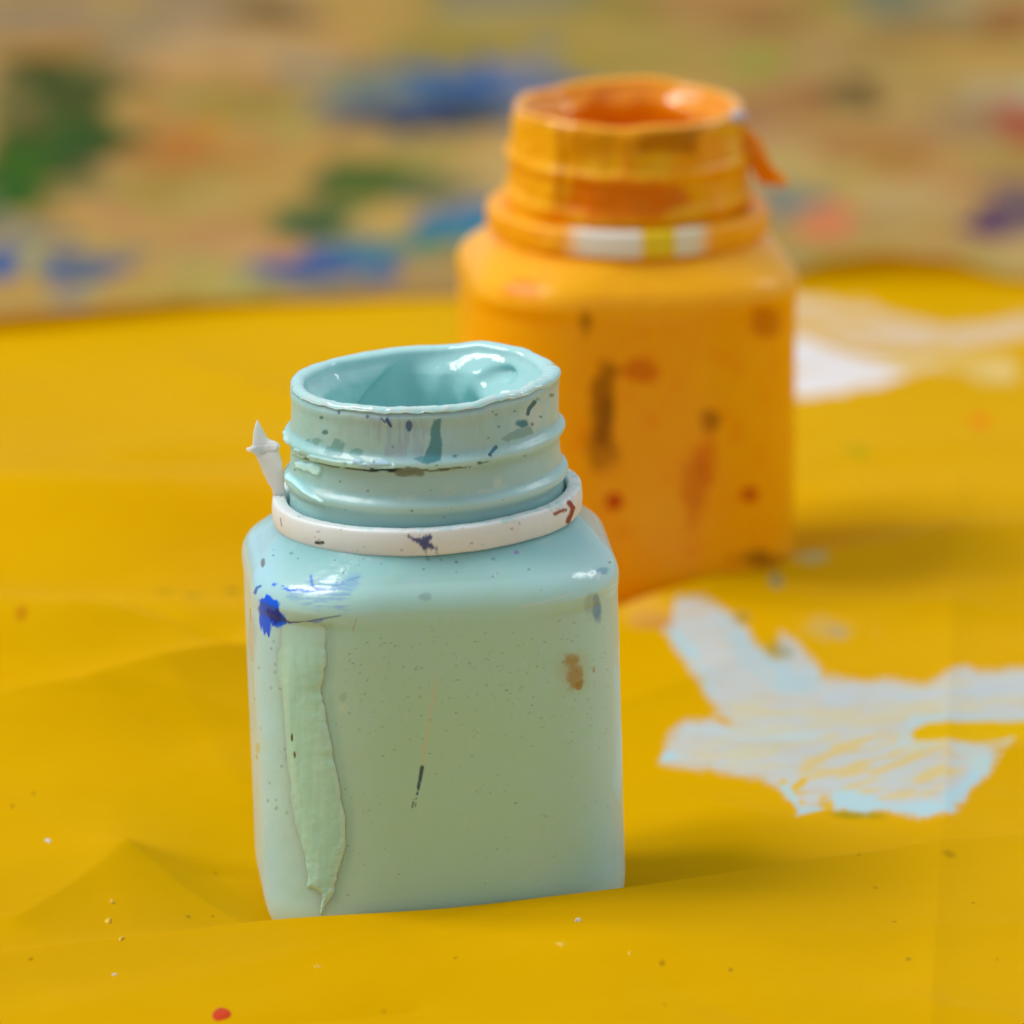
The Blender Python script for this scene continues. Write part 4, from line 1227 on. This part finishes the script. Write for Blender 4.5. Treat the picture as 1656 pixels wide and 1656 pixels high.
def build_back_jar():
    j = BACK
    root = jar_root(j, 'orange paint jar caked in orange paint with a part-white ring, behind the aqua jar')
    ph = jar_angles(False)
    V, nr, phl = body_verts(ph, j, j['yaw'])
    u, v, W = decal(V, j)
    L = V * 1000
    sphi = np.repeat(np.sin(ph)[None, :], nr, 0).ravel()
    facing = (sphi < 0.25).astype(float)
    O1, O2, O3 = np.array([0.98, 0.41, 0.0005]), np.array([0.98, 0.47, 0.001]), np.array([0.96, 0.29, 0.0004])
    pa = Paint(len(V), O1)
    n1, n2 = fbm(L, 0.08, 4, 201), fbm(L, 0.3, 4, 202)
    n3 = fbm(np.stack([u, v, 0 * u], 1), 0.03, 4, 203)
    pa.lay(sstep(0, .5, n1) * .5, O2)
    pa.lay(sstep(.1, .5, -n2) * .4, O3)
    pa.lay(sstep(45, 46.5, L[:, 2]) * .5, O2)
    pa.lay(sstep(52.0, 54.3, L[:, 2]) * .7, O3)
    def lay(m, c, k=1.0, t=0.0):
        pa.lay(m * facing * k, np.array(c), t)
        pa.m = np.maximum(pa.m, np.clip(m * facing * k, 0, 1))
    dark = lin(150, 86, 4)
    lay(blob(u, v, 975, 650, 17, 62, n3 * .9, .4), dark, .8)
    lay(blob(u, v, 982, 668, 11, 22, n3 * .6, .4), lin(134, 80, 8), .6)
    lay(blob(u, v, 968, 730, 24, 30, n3 * .8, .6), lin(150, 84, 4), .6)
    lay(blob(u, v, 942, 525, 12, 22, n3 * .8, .4), lin(140, 76, 4), .7)
    lay(blob(u, v, 1144, 685, 15, 19, n3 * .7, .35), lin(130, 72, 6), .65)
    lay(blob(u, v, 1142, 740, 14, 44, n3 * .7, .6), lin(228, 120, 2), .6)
    lay(blob(u, v, 1122, 800, 18, 60, n3 * .7, .6), lin(208, 98, 2), .6)
    lay(blob(u, v, 990, 812, 16, 15, n3 * .5), lin(200, 70, 2), .95)
    lay(blob(u, v, 1212, 800, 15, 14, n3 * .5), lin(200, 86, 4), .85)
    lay(blob(u, v, 1232, 525, 22, 26, n3 * .6, .5), lin(184, 84, 2), .6)
    lay(blob(u, v, 1035, 605, 26, 20, n3 * .6, .5), lin(206, 86, 2), .7)
    lay(blob(u, v, 838, 475, 28, 16, n3 * .6, .4), lin(236, 120, 10), .6)
    lay(blob(u, v, 1225, 905, 40, 16, n3 * .8, .5), lin(110, 60, 10), .7)  # brown shadow at the lower right, painted into the jar colour
    V = radial_push(V, 0.10 * n1 + 0.05 * n2)
    mesh_from('body', V, grid_faces(nr, len(ph), True), M_ORANGE, root, pa.c, extra={'mark': pa.m})

    squash = lambda a: 0.30 * np.cos(2 * (a - 1.2)) + 0.35 * fbm(np.stack([np.cos(a), np.sin(a), 0 * a], 1), 2.0, 2, 177)
    V, nr = build_neck(ph, j['yaw'], 143, 0.9, squash, 0.7)
    u, v, W = decal(V, j)
    L = V * 1000
    facing = (np.repeat(np.sin(ph)[None, :], nr, 0).ravel() < 0.35).astype(float)
    pa = Paint(len(V), O1)
    n1, n2 = fbm(L, 0.16, 4, 211), fbm(L * [1, 1, .4], 0.4, 3, 212)
    n3 = fbm(np.stack([u, v, 0 * u], 1), 0.03, 4, 213)
    pa.lay(sstep(-.1, .35, n1) * .7, O2)
    pa.lay(sstep(.0, .4, n2) * .6, O3)
    lay(area(u, v, [(816, 150), (920, 170), (905, 330), (800, 320)], 18, n3 * 18), (0.92, 0.42, 0.004), .8)
    lay(area(u, v, [(910, 200), (1020, 205), (1020, 268), (915, 268)], 8, n3 * 8), lin(214, 140, 4), .8)
    lay(area(u, v, [(1030, 205), (1130, 212), (1120, 262), (1030, 258)], 8, n3 * 8), lin(176, 106, 4), .85)
    lay(area(u, v, [(925, 290), (1060, 300), (1110, 330), (1060, 365), (915, 355)], 10, n3 * 14), lin(214, 98, 2), .8)
    lay(stroke(u, v, [(905, 205), (910, 260), (900, 350)], 10, 0, 5), lin(176, 86, 2), .6)
    V = radial_push(V, 0.8 * n1 + 0.4 * n2)
    mesh_from('neck', V, grid_faces(nr, len(ph), True), M_ORANGE, root, pa.c, extra={'mark': pa.m})

    phi = np.linspace(0, 2 * math.pi, 360, endpoint=False)
    lumps = [(40, -3.0, 28, 3.2, 2.4), (140, -4, 25, 3, 1.0), (90, -4.0, 8, 3, 0.8), (160, -1.0, 12, 1.4, 1.2)]
    V, nr = inner_paint(phi, j['yaw'], 143, 0.9, squash, lumps, over=0.10)
    L = V * 1000
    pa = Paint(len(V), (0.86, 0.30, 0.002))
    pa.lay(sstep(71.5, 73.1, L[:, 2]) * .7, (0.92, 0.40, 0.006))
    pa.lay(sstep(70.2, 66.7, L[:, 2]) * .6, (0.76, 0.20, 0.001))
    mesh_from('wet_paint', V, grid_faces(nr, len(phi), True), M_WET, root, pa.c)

    V, nr = ring_verts(ph, j['yaw'], 21.0, 18.2, 54.1, 58.0, 155, tilt=-0.1)
    u, v, W = decal(V, j)
    L = V * 1000
    facing = (np.repeat(np.sin(ph)[None, :], nr, 0).ravel() < 0.2).astype(float)
    pa = Paint(len(V), O1)
    n3 = fbm(np.stack([u, v, 0 * u], 1), 0.04, 4, 221)
    pa.lay(sstep(-.1, .4, n3) * .5, O2)
    z = L[:, 2]
    V = radial_push(V, (0.45 * fbm(L, 0.22, 3, 225) + 0.1) * np.where((u > 905) & (u < 1150) & (facing > 0), 0.1, 1.0))
    lay(sstep(905, 945, u + n3 * 10) * sstep(1038, 1030, u + n3 * 6), (0.80, 0.76, 0.68))
    lay(sstep(1026, 1044, u + n3 * 6) * sstep(1092, 1084, u), (0.82, 0.60, 0.02))
    lay(sstep(1084, 1092, u) * sstep(1150, 1120, u + n3 * 10), (0.78, 0.74, 0.58))
    ring = mesh_from('tamper_ring', V, grid_faces(nr, len(ph), True), M_RING, root, pa.c, extra={'mark': pa.m})
    ring['label'] = 'orange-caked ring with a bare white and yellow stretch in front'

    # flap of dried paint peeling off the right of the neck
    Mi = jar_matrix(j).inverted()
    base, k = j['ref'], FPX / j['depth']
    def to_local(a, b, c):
        x = base[0] + (a - j['uv'][0]) / k
        y0 = j['pos'][1] - 0.004
        z = base[2] + ((j['uv'][1] + b) / k - (y0 - base[1]) * SP) / CP
        return Mi @ Vector((x, y0 + (c - 1) * 0.0010 + 0.0016 * math.sin((a - 1180) * 0.05), z))
    pts = [(1180, 190), (1200, 205), (1216, 222), (1228, 232), (1236, 252), (1246, 270), (1262, 282), (1272, 294), (1262, 302), (1246, 300), (1232, 304), (1222, 298), (1206, 272), (1192, 250), (1180, 230)]
    extruded('paint_flap', [(a, -b) for a, b in pts], 2.0, M_ORANGE, root, to_local, col=(0.84, 0.27, 0.002))
    # bead of pale paint stuck on the rim
    bm = bmesh.new()
    bmesh.ops.create_uvsphere(bm, u_segments=20, v_segments=12, radius=0.0011)
    c = to_local(1171, -186, 1.0)
    for vv in bm.verts:
        vv.co = Vector((vv.co.x * 1.2, vv.co.y, vv.co.z * 0.9)) + c + Vector((0, -0.0125, 0.002))
    me = bpy.data.meshes.new('paint_bead')
    bm.to_mesh(me)
    bm.free()
    for p in me.polygons:
        p.use_smooth = True
    me.materials.append(solid_mat('pale_bead', lin(190, 176, 186)))
    o = bpy.data.objects.new('paint_bead', me)
    COL.objects.link(o)
    o.parent = root
    return root

build_table()
cloth = build_cloth()
build_front_jar()
build_back_jar()
# small dried drops on the cloth
M_RED = solid_mat('red_paint', (0.62, 0.045, 0.0), 0.45, spec=0.15)
M_CRUMB = solid_mat('white_paint', lin(214, 206, 190), 0.4)
M_YDROP = solid_mat('yellow_paint', (0.80, 0.50, 0.02), 0.25)
d = drop('paint_drop', 358, 1640, 0.00115, 0.0023, 0.00025, M_RED, cloth, 1.0)
d['label'] = 'round red drop'
for n, (u, v, r, h, m) in enumerate(((935, 1489, .00035, .00045, M_CRUMB), (78, 1360, .00045, .0003, M_CRUMB), (181, 1459, .0004, .0004, M_YDROP), (175, 1490, .00055, .0004, M_YDROP),
                     (196, 1519, .0004, .00035, M_YDROP), (185, 1576, .0003, .0002, M_CRUMB), (514, 1563, .0004, .0002, M_YDROP), (906, 1527, .0006, .0003, M_YDROP),
                     (1512, 1368, .0004, .0003, M_CRUMB), (1018, 1542, .0003, .0002, M_YDROP))):
    drop('paint_drop', u, v, r, r * 1.5, h, m, cloth, 2.0 + n, 0.3)
